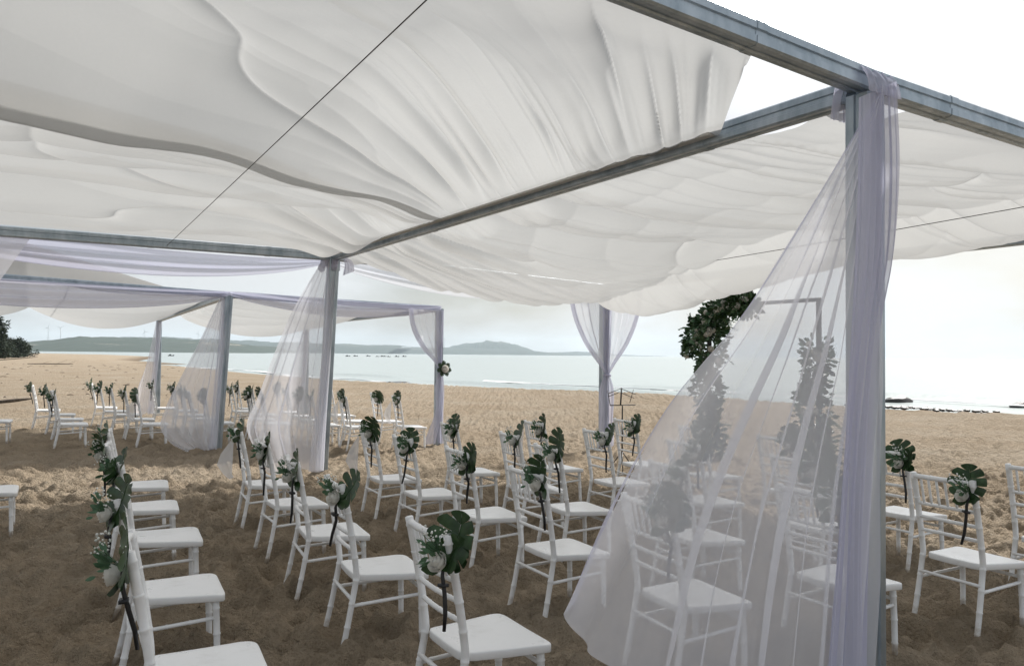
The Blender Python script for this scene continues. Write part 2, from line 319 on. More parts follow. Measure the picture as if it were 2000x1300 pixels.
# ------------------------------------------------------------------ pavilion frames
EA = Vector((0.846, 0.533, 0)); EB = Vector((-0.533, 0.846, 0)); N1 = Vector((1.80, 3.99, 0))
def P(a, b, z=0): v = N1 + EA * a + EB * b; return Vector((v.x, v.y, z))
def rprof(w, h, g=0.016, c=0.010):
    """box section with a shallow groove along each face, like extruded tent profile"""
    pts = []
    for i in range(4):
        sx = w if i % 2 == 0 else h; sy = h if i % 2 == 0 else w; a = i * math.pi / 2
        loc = [(-sx / 2 + c, sy / 2), (-g, sy / 2), (-g * 0.7, sy / 2 - 0.010), (g * 0.7, sy / 2 - 0.010), (g, sy / 2), (sx / 2 - c, sy / 2)]
        for x, y in loc: pts.append((x * math.cos(-a) - y * math.sin(-a), x * math.sin(-a) + y * math.cos(-a)))
    return pts[::-1]
def pavilion(label, posts, beams, w, sub):
    root = empty('pavilion_frame', posts[0][0]); tag(root, label, 'pavilion'); inv = Vector(root.location)
    for ip, (b, t) in enumerate(posts):
        MB().sweep(Vector(b) - inv - Vector((0, 0, .15)), Vector(t) - inv, rprof(w, w), side=EA).build('post', M['steel'], root, 'auto')
        if sub and ip: MB().sweep(Vector(t) - inv - Vector((0, 0, .20)), Vector(t) - inv - Vector((0, 0, .06)), [(x * 1.06, y * 1.06) for x, y in rprof(w, w)], side=EA).build('post_bracket', M['steel'], root, 'auto')
    for p0, p1 in beams:
        p0, p1 = Vector(p0) - inv, Vector(p1) - inv; d = (p1 - p0)
        bm = MB().sweep(p0, p1, rprof(w * 0.78, w * 0.84)).build('beam', M['steel'], root, 'auto')
        if sub:
            for f in (0.13, 0.62, 0.86):
                c = p0 + d * f; dn = d.normalized()
                MB().sweep(c - dn * .035, c + dn * .035, [(x * 1.05, y * 1.05) for x, y in rprof(w * .78, w * .84)]).build('joint_sleeve', M['steel'], bm, 'auto')
    return root
ZT = 2.99
F2b, N2b = Vector((1.65, 14.0, 0)), Vector((6.69, 7.16, 0)); F2, N2 = Vector((1.65, 14.0, 2.86)), Vector((6.69, 7.16, 3.0))
L1t = Vector((-2.50, 10.90, ZT)); L1b = Vector((-2.64, 10.95, 0)); N1t = P(0, 0, ZT)
N0t, L0t = P(-5.9, 0, 3.36), P(-5.9, 8.2, ZT); N1e = P(0, 0, 3.065)
def V3(v, z): return Vector((v[0], v[1], z))
main = pavilion('tall grey steel beam frame of the large pavilion over the nearest chairs',
    [(P(0, 0), N1t), (L1b, L1t), (F2b, F2), (N2b, N2), (V3(N0t, 0), N0t), (V3(L0t, 0), L0t)],
    [(N0t - EA * .1, N1e), (N1e + EA * .002, N2 + Vector((0, 0, .055)) + EA * .1), (N1t + EB * .07 + Vector((0, 0, .035)), L1t - EB * .07), (L0t - EA * .07, L1t - EA * .07), (L1t + EA * .07, F2 - EA * .07), (N2 + EB * .07, F2 - EB * .07), (N0t + EB * .07, L0t - EB * .07)], 0.14, True)
Q1b_, Q1 = Vector((-4.90, 13.1, 0)), Vector((-4.75, 13.1, 2.60)); RR = Vector((-1.33, 14.3, 2.47)); Q1k = Vector((-9.13, 20.25, 2.46)); RRk = Vector((-5.63, 21.45, 2.44))
Q0 = Vector((-10.0, 10.6, 2.84)); Q0k = Vector((-14.3, 17.8, 2.7))
far = pavilion('lower grey steel beam frame of the smaller pavilion beyond, hung with lavender swags',
    [(Q1b_, Q1), (V3(RR, 0), RR), (V3(Q1k, 0), Q1k), (V3(RRk, 0), RRk), (V3(Q0, 0), Q0), (V3(Q0k, 0), Q0k)],
    [(Q0, Q1 - EA * .06), (Q1 + EA * .06, RR), (Q1 + EB * .06, Q1k), (RR + EB * .06, RRk), (Q0 + EB * .06, Q0k)], 0.125, False)

# ------------------------------------------------------------------ canopy fabrics
def crease(t, k=1.0):
    """sharp-bottomed pleat profile from smooth noise"""
    return 1 - 2 * np.abs(t) ** 0.8 * k
def left_sheet(o, b0, b1, upper):
    u = np.linspace(0, 1, 340) ** 0.85; v = np.linspace(0, 1, 480); U, Vv = np.meshgrid(u, v)
    Blin = None
    A = -5.85 + 5.83 * U; D = -A
    sf = 4.62 - 0.37 * D + 0.25 * fbm(D * 0.5, D * 0 + 3, 2); ov = smooth((D - .9) / 1.3)
    lo = (sf - 0.01 - 0.03 * ov) if upper else 0.05 + 0 * sf; hi = 8.13 + 0 * sf if upper else sf + 0.12
    B = lo + (hi - lo) * Vv
    if not upper:                      # free corner beside the near post
        ar = np.interp(B, [0, 0.96, 1.2], [-0.83, -0.03, -0.02]); A = -5.85 + (ar + 5.85) * U; D = -A
    x = B - sf; lift = smooth(D / 1.6)
    q = np.clip(B / np.maximum(sf, .5), 0, 1.0); bulge = np.where(x < 0, np.sin(math.pi * q ** 1.7) * 0.60, 0)
    Bp = np.clip(x / (8.13 - sf), 0, 1); up2 = np.where(x > 0, 0.20 * np.sin(math.pi * np.clip(Bp, 0, 1)) ** 0.8 * (1 - 0.3 * Bp), 0)
    s0 = B.copy()
    for _ in range(5): s0 = B + np.interp(s0, [0, 1.2, 2.6, 4.6, 6.5, 8.2], [1.1, 1.0, 0.62, 0.37, 0.12, -0.05]) * D
    edge = smooth(D / 0.5)
    big = (1 - 2 * np.abs(vnoise(s0 * 0.95 + 3.1, D * 0.10) * 2) ** 1.5) * 0.15 * np.exp(-D / 3.2)
    midp = crease(vnoise(s0 * 2.3 + 7, D * 0.14) * 2) * 0.09 * np.exp(-D / 1.6)
    fine = crease(vnoise(s0 * 6.5, D * 0.4) * 2) * 0.070 * np.exp(-D / 1.2) + crease(vnoise(s0 * 14.0, D * 0.6) * 2) * 0.018 * np.exp(-D / 0.7)
    fine = fine + crease(vnoise(s0 * 4.4 + 50, D * 0.09) * 2) * 0.058 * np.exp(-D / 2.8) * (vnoise(s0 * .9, D * .4 + 8) + .6)
    cr = crease(vnoise(s0 * 1.7 + 21, D * 0.18) * 2.4); line = 0.11 * np.clip(cr, 0, 1) ** 6 * np.exp(-D / 3.5)      # sharp single creases
    wr = 0.03 * fbm(A * 0.9, B * 0.9, 3) + 0.12 * crease(vnoise(B * 1.3 + A * 0.25 + 9, A * 0.08) * 2) * smooth((x - .3) / 1.0) * (1 - smooth((B - 7.7) / .5))
    ends = smooth(B / 0.5) * smooth((8.15 - B) / 0.5)
    Z = 3.00 + 0.025 * (1 - smooth(B / .3)) + 0.06 * smooth(D / 0.8) * smooth(B / 0.6) + 0.05 * D * (1 - B / 8.2) ** 1.5 + ends * (bulge * lift + up2 * lift) + edge * ends * (big + midp + fine + line) + wr * ends * edge
    if upper: Z += ov * (0.05 * (1 - smooth(x / .7)) + 0.22 * smooth(-x / .16))
    else: Z -= 0.11 * ov * smooth(np.abs(D - 2.25) / 1.0) * np.exp(-np.abs(x) / .35)
    X = N1.x + EA.x * A + EB.x * B; Y = N1.y + EA.y * A + EB.y * B
    return link('cloth_panel', grid_mesh('cloth_panel', X - o.location.x, Y - o.location.y, Z - o.location.z, M['canopy']), o)
def canopy_main_left():
    o = empty('canopy', P(-3, 4, 3.0)); tag(o, 'broad white cloth canopy billowing overhead, held up by a long slanting cord', 'canopy')
    left_sheet(o, 0, 0, False); left_sheet(o, 0, 0, True)
    k0, k1 = P(-0.085, 0.97, 3.01) - o.location, P(-0.085, 8.05, 2.975) - o.location
    MB().sweep(k0, k1, [(-.03, -.008), (.03, -.008), (.03, .008), (-.03, .008)]).build('hem', M['hem'], o, False)
canopy_main_left()
def canopy_main_right():
    n = 430; u = np.linspace(0, 1, n); v = np.linspace(0, 1, n); U, Vv = np.meshgrid(u, v)
    al = np.interp(Vv, [0, 0.13, 0.17, 1], [0.50, 0.06, 0.03, 0.03]); bl = 0.05 + 8.0 * Vv
    a_r = 5.80 - 0.40 * Vv; b_r = 0.1 + 5.70 * Vv
    A = al + (a_r - al) * U; B = bl + (b_r - bl) * U + 0.75 * np.sin(math.pi * U) * Vv ** 2
    D = A - 0.05; c = (A - al) / (3.85 - al); uc = np.clip(c, 0, 1); lobe1 = np.sin(math.pi * uc) ** 0.9; u2 = np.clip((A - 3.85) / np.maximum(a_r - 3.85, .2), 0, 1); lobe2 = np.sin(math.pi * u2) ** 0.8
    droop = 0.50 * np.sin(math.pi * U ** 1.6) ** 0.8 * smooth((Vv - 0.45) / 0.55)
    sag = smooth(Vv / .12) * lobe1 * (0.08 + 0.08 * Vv ** 1.5) + smooth(Vv / .12) * lobe2 * (0.12 + 0.20 * Vv) + droop
    s0 = B.copy()
    for _ in range(5): s0 = B - np.interp(s0, [0, 2, 4, 6, 8], [-0.35, -0.10, 0.05, 0.30, 0.50]) * D
    edge = smooth(D / 0.4); dens = smooth((s0 - 4.6) / 1.2)
    pl = crease(vnoise(s0 * 6.0 + 2, D * 0.12) * 2) * 0.085 * np.exp(-D / 2.2) * (0.25 + dens)
    big = crease(vnoise(s0 * 1.1 + 5, D * 0.14) * 2) * 0.16 * np.exp(-D / 4)
    fine = crease(vnoise(s0 * 9.0 + 2, D * 0.3) * 2) * 0.014 * np.exp(-D / 0.8) * (0.5 + dens)
    fine = fine + crease(vnoise(s0 * 3.6 + 15, D * 0.09) * 2) * 0.045 * (vnoise(s0 * .8 + 3, D * .4) + .65) * smooth((5.6 - A) / 1.0) + 0.06 * np.clip(crease(vnoise(s0 * 1.5 + 31, D * .2) * 2.4), 0, 1) ** 6
    rr = np.hypot(A - 5.45, B - 5.75); fan = crease(vnoise(np.arctan2(B - 5.75, A - 5.45) * 4.0, rr * .2) * 2) * 0.05 * np.exp(-rr / 1.3) * smooth(rr / .3)
    rr2 = np.hypot(A - 3.8, B - 3.0); sw = 0.10 * np.exp(-(rr2 / 1.1) ** 2) + 0.06 * crease(vnoise(rr2 * 1.4 + 4, A * 0.3) * 2) * np.exp(-rr2 / 2.0)
    ends = smooth(Vv / 0.05) * smooth((1 - U) / 0.05)
    Z = 2.99 + 0.03 - sag + ends * (edge * (pl + big + fine) + fan + sw + 0.03 * fbm(A, B, 3)) - 0.08 * Vv * U
    X = N1.x + EA.x * A + EB.x * B; Y = N1.y + EA.y * A + EB.y * B
    o = empty('canopy', P(3, 4, 2.9)); tag(o, 'white cloth canopy sagging in gathered pleats towards the sea beside the flower arch', 'canopy')
    link('cloth', grid_mesh('cloth', X - o.location.x, Y - o.location.y, Z - o.location.z, M['canopy']), o)
canopy_main_right()
def canopy_far(label, p00, p10, p01, p11, vl, vr, lobes, seed, rise):
    """p00/p10 near corners, p01/p11 far ends of the two side beams; vl/vr how far back the cloth reaches"""
    n = 160; U, Vv = np.meshgrid(np.linspace(0, 1, n), np.linspace(0, 1, n)); Vs = Vv * (vl + (vr - vl) * U)
    def bl(i): return (p00[i] * (1 - Vs) + p01[i] * Vs) * (1 - U) + (p10[i] * (1 - Vs) + p11[i] * Vs) * U
    X, Y, Z = bl(0), bl(1), bl(2) + 0.03
    L = np.abs(np.sin(math.pi * lobes * U)) ** 0.8; W = np.sin(math.pi * U)
    Z = Z - L * (0.14 + 0.26 * Vv ** 2) - 0.10 * W * Vv + rise * np.sin(math.pi * np.clip(Vv * 1.8, 0, 1)) * W
    D = U * 4; pl = crease(vnoise(Vs * 26 - D * 1.5 + seed, D * 0.4) * 2) * 0.05 * np.exp(-D / 1.2) + crease(vnoise(Vs * 9 + seed, U * 1.2) * 2) * 0.045
    Z = Z + pl * smooth(U / .06) * smooth((1 - U) / .06) * smooth(Vv / .05)
    o = link('canopy', grid_mesh('canopy', X - X.mean(), Y - Y.mean(), Z - 2.4, M['canopy'])); o.location = (X.mean(), Y.mean(), 2.4)
    tag(o, label, 'canopy')
canopy_far('white scalloped cloth canopy of the smaller pavilion, on the side by the dark trees', Q0, Q1, Q0k, Q1k, 0.70, 0.66, 2, 1.0, 0.75)
canopy_far('white pleated cloth canopy of the smaller pavilion, on the side with the rosette post', Q1, RR, Q1k, RRk, 0.66, 0.80, 1, 6.0, 0.05)
def cord(p0, p1, sag, label, r=0.0030):
    p0, p1 = Vector(p0), Vector(p1)
    pts = [p0.lerp(p1, t / 24) - Vector((0, 0, sag * 4 * (t / 24) * (1 - t / 24))) for t in range(25)]
    o = MB().tube([p - p0 for p in pts], r, 6).build('support_cord', M['cord']); o.location = p0; tag(o, label, 'cord')
cord((-4.33, 9.76, 2.96), (-0.2, 2.72, 3.0), 0.0, 'thin dark cord stretched under the broad overhead canopy')
cord(P(3.5, 0, 2.97), P(4.1, 8.4, 2.84), 0.03, 'thin dark cord under the sagging canopy beside the flower arch', 0.0038)
cord(Q0.lerp(Q1, .60), Q0k.lerp(Q1k, .60), 0.05, 'thin cord under the scalloped canopy of the smaller pavilion', 0.006)

# ------------------------------------------------------------------ sheer curtains and swags
def curve_pts(pts, t):
    """smooth (monotone-ish) interpolation of control points at parameters t in 0..1"""
    pts = np.array(pts, float); n = len(pts); s = np.concatenate([[0], np.cumsum(np.linalg.norm(np.diff(pts, axis=0), axis=1))]); s /= s[-1]
    tan = np.gradient(pts, s, axis=0); i = np.clip(np.searchsorted(s, t, side='right') - 1, 0, n - 2); h = (s[i + 1] - s[i])[:, None]
    x = ((t - s[i]) / (s[i + 1] - s[i]))[:, None]; h00 = 2 * x**3 - 3 * x**2 + 1; h10 = x**3 - 2 * x**2 + x; h01 = -2 * x**3 + 3 * x**2; h11 = x**3 - x**2
    return h00 * pts[i] + h10 * h * tan[i] + h01 * pts[i + 1] + h11 * h * tan[i + 1]
def sheet(name, left, right, nrm, folds, amp, mat, parent=None, nu=90, nv=90, seed=0, grow=0.6, hemwave=0.0, pleat=0.22, belly=0.0):
    v = np.linspace(0, 1, nv); Lp, Rp = curve_pts(left, v), curve_pts(right, v); U, Vv = np.meshgrid(np.linspace(0, 1, nu), v)
    Uo = U + pleat / folds * (np.sin(2 * math.pi * (U * folds + 0.6 * vnoise(U * folds * .6 + seed, Vv * 1.5))) * (0.25 + 1.1 * (vnoise(U * folds * .8 + seed * 2, Vv * .6) + .5))) * smooth(U * 12) * smooth((1 - U) * 12)
    Pt = Lp[:, None] * (1 - Uo[..., None]) + Rp[:, None] * Uo[..., None]
    if belly: Pt[..., 2] -= belly * np.sin(math.pi * U) ** 0.6 * Vv ** 4
    ph = U * folds; f = np.sin(2 * math.pi * (ph + 0.35 * vnoise(U * folds * .5 + seed, Vv * 2))) * (0.6 + 0.8 * (vnoise(ph * 0.7 + seed, Vv * 1.2) + .5))
    f = 0.55 * f + 1.5 * (0.5 - np.abs(vnoise(ph * 1.7 + seed * 3, Vv * 1.5) * 2)); f = f * amp * (0.35 + grow * Vv) + 0.9 * amp * fbm(U * 3 + seed, Vv * 3, 2) * Vv * 2
    Pt = Pt + f[..., None] * np.array(nrm)[None, None]
    if hemwave: Pt[..., 2] += hemwave * Vv ** 6 * np.sin(U * 9 + seed)
    base = np.array([Pt[..., 0].mean(), Pt[..., 1].mean(), Pt[..., 2].min()]) if parent is None else np.array(parent.location)
    o = link(name, grid_mesh(name, Pt[..., 0] - base[0], Pt[..., 1] - base[1], Pt[..., 2] - base[2], mat), parent)
    if parent is None: o.location = base
    return o
def pl(o, t, z, off=0.0, ea=EA, eb=EB):
    """point t metres down-wind of post foot o, at height z, off metres outwards"""
    return (o.x - ea.x * t - eb.x * off, o.y - ea.y * t - eb.y * off, z)
NRM = (-EB.x, -EB.y, 0)
# big veil on the near post
O = N1
g = empty('sheer_curtain', (O.x, O.y, 0)); tag(g, 'large sheer lavender curtain blown sideways from the thick near post', 'curtain')
sheet('blown_panel', [pl(O, .04, 2.95, .09), pl(O, .22, 2.74, .09), pl(O, .53, 2.37, .09), pl(O, .78, 2.08, .09), pl(O, 1.04, 1.80, .09), pl(O, 1.28, 1.60, .09), pl(O, 1.46, 1.43, .09), pl(O, 1.72, 1.10, .09), pl(O, 1.965, .70, .09)],
      [pl(O, .0, 3.03, .10), pl(O, .02, 2.4, .11), pl(O, .05, 1.6, .12), pl(O, .10, .8, .12), pl(O, .13, .04, .12)], NRM, 10, 0.030, M['veil'], g, 420, 140, 2.0, 0.9, .02, .15, .26)
hemL = [pl(O, t, z, .092) for t, z in ((.04, 2.96), (.53, 2.372), (1.04, 1.803), (1.46, 1.433), (1.72, 1.103), (1.95, .71))]
hemR = [pl(O, t - .035, z + .03, .094) for t, z in ((.04, 2.95), (.53, 2.37), (1.04, 1.80), (1.46, 1.43), (1.72, 1.10), (1.94, .71))]
sheet('selvedge', hemL, hemR, NRM, 1, 0.002, M['veil_dense'], g, 4, 60)
sheet('gathered_panel', [pl(O, .20, 2.92, .10), pl(O, .24, 2.5, .12), pl(O, .32, 1.8, .14), pl(O, .42, 1.0, .14), pl(O, .52, .03, .13)],
      [pl(O, -.11, 3.06, .10), pl(O, -.10, 2.6, .12), pl(O, -.045, 2.15, .12), pl(O, .07, 1.8, .12), pl(O, .15, 1.1, .12), pl(O, .19, .03, .12)], NRM, 8, 0.020, M['veil_dense'], g, 200, 120, 7.0, 0.5)
hood = []
for k in range(13):
    a = math.pi * k / 12; hood.append((math.cos(a), math.sin(a)))
hX = []; 
for i, t in enumerate(np.linspace(-.15, .13, 22)):
    row = []
    for k, (c_, s_) in enumerate(hood):
        w = 0.108 + 0.008 * math.sin(i * 1.9 + k * .4); row.append(pl(O, t + .010 * math.sin(k * .8 + i), 3.0 + (0.125 + .012 * math.sin(i * 1.3)) * s_ - .12 * (1 - s_) * (1 if c_ < 0 else .25), w * c_))
    hX.append(row)
hX = np.array(hX); link('wrapped_top', grid_mesh('wrapped_top', hX[..., 0] - O.x, hX[..., 1] - O.y, hX[..., 2], M['veil_dense']), g)
def blown(o, zt, pts, label, seed, w=.07, gather=.30):
    g = empty('sheer_curtain', (o.x, o.y, 0)); tag(g, label, 'curtain')
    sheet('blown_panel', [pl(o, t, z, w) for t, z in pts], [pl(o, .0, zt, w + .01), pl(o, .03, zt * .6, w + .02), pl(o, .08, .05, w + .02)], NRM, 6, 0.03, M['veil'], g, 90, 90, seed, .8, .03)
    sheet('gathered_panel', [pl(o, .05, zt + .03, w + .01), pl(o, .12, zt * .6, w + .03), pl(o, gather, .04, w + .03)], [pl(o, -.06, zt + .04, w + .01), pl(o, .0, zt * .6, w + .02), pl(o, .09, .04, w + .02)], NRM, 5, 0.022, M['veil'], g, 60, 60, seed + 3)
    return g
Lc = Vector((-2.55, 10.92, 0))
g = blown(Lc, 3.0, [(.10, 3.0), (.58, 2.12), (.80, 1.56), (1.00, 1.02), (1.12, .70), (1.00, .35), (.85, .06)], 'sheer white curtain blown aside from the pavilion post nearest the single-file chairs', 3.0, .08)
kn = MB()
for k in range(9): kn.blob((0.10 * math.cos(k * 2.2), -0.07 + .05 * math.sin(k * 1.7), 2.98 - 0.022 * k), 0.05, 8, 6, (1, .8, 1.3))
kn.build('knot', M['veil_dense'], g)
sheet('tail', [(-2.40, 10.85, 3.02), (-2.33, 10.83, 2.88), (-2.36, 10.85, 2.72)], [(-2.45, 10.85, 3.02), (-2.22, 10.83, 2.90), (-2.20, 10.85, 2.78)], NRM, 3, .02, M['veil_dense'], g, 30, 30, 4)
Qc = Vector((-4.83, 13.1, 0))
blown(Qc, 2.6, [(.06, 2.58), (.42, 1.75), (.68, 1.20), (.88, .75), (.95, .45), (.80, .20), (.55, .05)], 'sheer grey-white curtain blown aside from the middle post of the smaller pavilion', 5.0, .075, .22)
Kc = Vector((-9.13, 20.25, 0))
blown(Kc, 2.45, [(.08, 2.4), (.20, 1.75), (.32, 1.2), (.50, .6), (.55, .05)], 'narrow bright white curtain on the back post of the smaller pavilion', 8.0, .075, .25)
Wc = Vector((-5.63, 21.45, 0))
blown(Wc, 2.4, [(.08, 2.4), (.25, 1.75), (.4, 1.2), (.5, .6), (.5, .05)], 'narrow white curtain at the back corner of the smaller pavilion, behind another veil', 9.0, .075, .25)
# curtain entering at the left edge, tied at the far beam
o0 = V3(L0t, 0)
g = empty('sheer_curtain', (o0.x, o0.y, 0)); tag(g, 'corner of a sheer curtain tied under the beam beside the lavender swag', 'curtain')
sheet('blown_panel', [pl(o0, .2, 2.95, .06), pl(o0, .35, 1.8, .06), pl(o0, .5, .1, .06)], [pl(o0, -2.36, 2.97, .03), pl(o0, -2.22, 2.72, .05), pl(o0, -2.02, 2.36, .06), pl(o0, -1.6, 1.7, .06), pl(o0, -1.1, .9, .06), pl(o0, -.8, .1, .06)], NRM, 8, .02, M['veil'], g, 80, 60, 1.5)
def tied(o, zt, ztie, dirs, label, rosette, seed, w):
    """curtain gathered to its post by a tie: full above, pinched at the tie, a tail below"""
    g = empty('tied_curtain', (o.x, o.y, 0)); tag(g, label, 'curtain')
    for (ux, uy), reach, s in dirs:
        def q(t, z, off=.08): return (o.x + ux * t + -NRM[0] * 0 + NRM[0] * off, o.y + uy * t + NRM[1] * off, z)
        sheet('drawn_panel', [q(reach, zt), q(reach * .93, zt - (zt - ztie) * .25), q(reach * .62, zt - (zt - ztie) * .62), q(.16, ztie + .16), q(.03, ztie)], [q(.0, zt), q(.0, zt - (zt - ztie) * .3), q(-.02, zt - (zt - ztie) * .6), q(-.02, ztie + .15), q(-.04, ztie)], NRM, 5, 0.03, M['veil'], g, 60, 60, seed + s, -.2)
        rim = [q(reach, zt, .085), q(reach * .93, zt - (zt - ztie) * .25, .085), q(reach * .62, zt - (zt - ztie) * .62, .085), q(.16, ztie + .16, .085), q(.04, ztie + .02, .085)]
        rim2 = [(a_ - ux * .09 * w_, b_ - uy * .09 * w_, c_ + .03 * w_) for (a_, b_, c_), w_ in zip(rim, (1, 1, 1, .8, .4))]
        sheet('selvedge', rim, rim2, NRM, 2, .008, M['veil_dense'], g, 16, 50, seed)
        sheet('gathered_panel', [q(.11, zt), q(.10, zt - (zt - ztie) * .5), q(.05, ztie)], [q(-.05, zt), q(-.04, zt - (zt - ztie) * .5), q(-.03, ztie)], NRM, 3, 0.015, M['veil_dense'], g, 30, 40, seed + s)
    ux, uy = dirs[0][0]
    def q(t, z, off=.09): return (o.x + ux * t + NRM[0] * off, o.y + uy * t + NRM[1] * off, z)
    sheet('tail', [q(w[0] * .35, ztie + .02), q(w[0], ztie - .22), q(w[0] * 1.1, ztie * .45), q(w[2], .03)], [q(-w[1] * .35, ztie + .02), q(-w[1], ztie - .2), q(-w[1], ztie * .4), q(-w[1] * 1.1, .03)], NRM, 4, .03, M['veil_dense'], g, 50, 60, seed + 4, .3)
    tie = MB().tube([q(.06 * math.cos(a), ztie + .01 * math.sin(2 * a), .09 + .05 * math.sin(a)) for a in np.linspace(0, 6.28, 14)], .02, 6)
    tie.v = [(p[0] - o.x, p[1] - o.y, p[2]) for p in tie.v]; tie.build('tie', M['veil_dense'], g)
    return g
tied(V3(RR, 0), 2.44, 1.36, [((-EA.x, -EA.y), .66, 0)], 'sheer curtain tied to the corner post of the smaller pavilion by a leaf rosette', True, 2.0, (.10, .06, .34))
tied(V3(F2, 0), 2.83, 1.30, [((-EA.x, -EA.y), .86, 0), ((EA.x, EA.y), .82, 5)], 'sheer curtain tied in the middle, parted both ways, on the post by the music stand', False, 6.0, (.17, .14, .22))
def swag(p0, p1, off, s_top, s_bot, label, mat, folds=3, seed=0, name='swag'):
    p0, p1 = np.array(p0), np.array(p1); n = 90; U, Vv = np.meshgrid(np.linspace(0, 1, n), np.linspace(0, 1, 40))
    par = 4 * U * (1 - U); Pt = p0[None, None] * (1 - U[..., None]) + p1[None, None] * U[..., None]
    drop = s_top * par + (s_bot - s_top) * par ** 0.8 * Vv + 0.06 * Vv
    f = 0.035 * np.sin(2 * math.pi * folds * Vv + 1.2 * np.sin(U * 4 + seed)) * (0.4 + par) * (0.7 + vnoise(U * 3 + seed, Vv * 3))
    Pt = Pt + np.array(NRM)[None, None] * (off + f + 0.05 * par * np.sin(math.pi * Vv))[..., None]; Z = Pt[..., 2] - drop + 0.35 * f
    c = (p0 + p1) / 2; o = link(name, grid_mesh(name, Pt[..., 0] - c[0], Pt[..., 1] - c[1], Z - c[2], mat)); o.location = c; tag(o, label, 'swag'); return o
swag(P(-4.9, 8.2, ZT - .02), L1t + Vector((0, 0, .0)) + EB * .2, -.28, .02, .30, 'pale lavender swag looped under the beam behind the broad canopy', M['veil_dense'], 3, 1.0)
swag(L1t + EA * .05 + EB * .15, F2 + EB * .1, -.15, .02, .30, 'thin white swag between the gathered canopy and the sky', M['veil'], 3, 3.0)
swag(Q0 + Vector((0, 0, -.0)), Q1 + Vector((0, 0, .05)), .085, .06, .40, 'deep lavender swag hanging from the front beam of the smaller pavilion', M['veil_dense'], 3, 5.0)
swag(Q1 + Vector((0, 0, .05)), RR + Vector((0, 0, .05)), .085, .0, .24, 'shallow grey-lavender swag along the beam up to the rosette post', M['veil_dense'], 2, 8.0)

# ------------------------------------------------------------------ chairs
def ringed(pts, r0, r1, pitch, seg=10, bulge=1.13):
    """bamboo-like rod: thin raised rings at regular pitch along the path"""
    pts = [Vector(p) for p in pts]; seglen = [(pts[i + 1] - pts[i]).length for i in range(len(pts) - 1)]; L = sum(seglen)
    def at(d):
        for i, s in enumerate(seglen):
            if d <= s or i == len(seglen) - 1: return pts[i].lerp(pts[i + 1], min(1, d / s))
            d -= s
    ds = {0.0: 1.0, L: 1.0}; acc = 0
    for s in seglen: acc += s; ds[min(acc, L)] = 1.0
    d = pitch * 0.6
    while d < L - .02:
        ds[d - .007] = 1.0; ds[d - .003] = bulge; ds[d + .003] = bulge; ds[d + .007] = 1.0; d += pitch
    k = sorted(ds); return [at(x) for x in k], [(r0 + (r1 - r0) * x / L) * ds[x] for x in k], seg
def rod(pts, r0, r1, pitch, seg=10): p, r, s = ringed(pts, r0, r1, pitch, seg); return MB().tube(p, r, s)
def bez(p0, p1, p2, n): return [tuple((1 - t) ** 2 * a + 2 * t * (1 - t) * b + t * t * c for a, b, c in zip(p0, p1, p2)) for t in np.linspace(0, 1, n)]
def back_x(z): return -0.190 - 0.090 * (max(0, z - .43) / .505) ** 1.25
def make_chair():
    root = empty('chair'); W = 0.195
    for s in (-1, 1):
        low = [(-0.285 + 0.095 * t ** 0.8, s * (W + .012 * (1 - t)), -.03 + .46 * t) for t in np.linspace(0, 1, 7)]
        hi = [(back_x(z), s * W, z) for z in np.linspace(.48, .937, 7)]
        rod(low + hi, .0155, .0185, .125, 12).build('rear_leg', M['chair'], root)
    for s in (-1, 1): rod([(.180, s * .185, .42), (.190, s * .19, .2), (.195, s * .192, -.03)], .0180, .0150, .13, 12).build('front_leg', M['chair'], root)
    # seat: saddle with rounded corners, thick rim
    n = 44; mb = MB(); rings = [(.985, .388), (1.0, .392), (1.0, .418), (.993, .4235), (.976, .4255), (.80, .4250), (.5, .4235), (.2, .4230)]
    vs_ = []; fs = []
    for sc_, z in rings:
        for k in range(n):
            a = 2 * math.pi * k / n; c, s = math.cos(a), math.sin(a); e = 0.20
            x = math.copysign(abs(c) ** e, c); y = math.copysign(abs(s) ** e, s); hw = .203 + .034 * x
            X, Y = .015 + x * .215 * sc_, y * hw * sc_
            vs_.append((X, Y, z + .012 * max(0, -x * sc_) ** 2 - .010 * max(0, x * sc_) ** 3 + .004 * (y * sc_) ** 2 - .003))
    for i in range(len(rings) - 1):
        for k in range(n): fs.append((i * n + k, i * n + (k + 1) % n, (i + 1) * n + (k + 1) % n, (i + 1) * n + k))
    fs.append(tuple((len(rings) - 1) * n + k for k in range(n))); fs.append(tuple(range(n))[::-1])
    mb.add(vs_, fs).build('seat', M['chair'], root)
    def rail(name, z, r, bow, pitch=.11):
        x = back_x(z); rod([(x - bow * (1 - (2 * t - 1) ** 2), -W + 2 * W * t, z + .004 * (1 - (2 * t - 1) ** 2)) for t in np.linspace(0, 1, 11)], r, r, pitch, 8).build(name, M['chair'], root)
    rail('top_rail', .915, .0155, .022, .10); rail('back_rail', .745, .0112, .022); rail('back_rail', .660, .0112, .020); rail('back_rail', .575, .0112, .018)
    for k in range(6):
        y = -W + .056 + k * (2 * W - .112) / 5; t = (y + W) / (2 * W); b = .022 * (1 - (2 * t - 1) ** 2)
        rod([(back_x(.745) - b, y, .745), (back_x(.83) - b, y, .83), (back_x(.915) - b, y, .915)], .0075, .0075, .075, 7).build('spindle', M['chair'], root)
    for s in (-1, 1): rod([(-.225, s * .20, .275), (.188, s * .19, .295)], .0105, .0105, .11, 8).build('stretcher', M['chair'], root)
    rod([(.186, -.19, .325), (.186, .19, .325)], .0105, .0105, .11, 8).build('stretcher', M['chair'], root)
    rod([(-.22, -.20, .315), (-.22, .20, .315)], .0100, .0100, .11, 8).build('stretcher', M['chair'], root)
    return root
CH = make_chair()

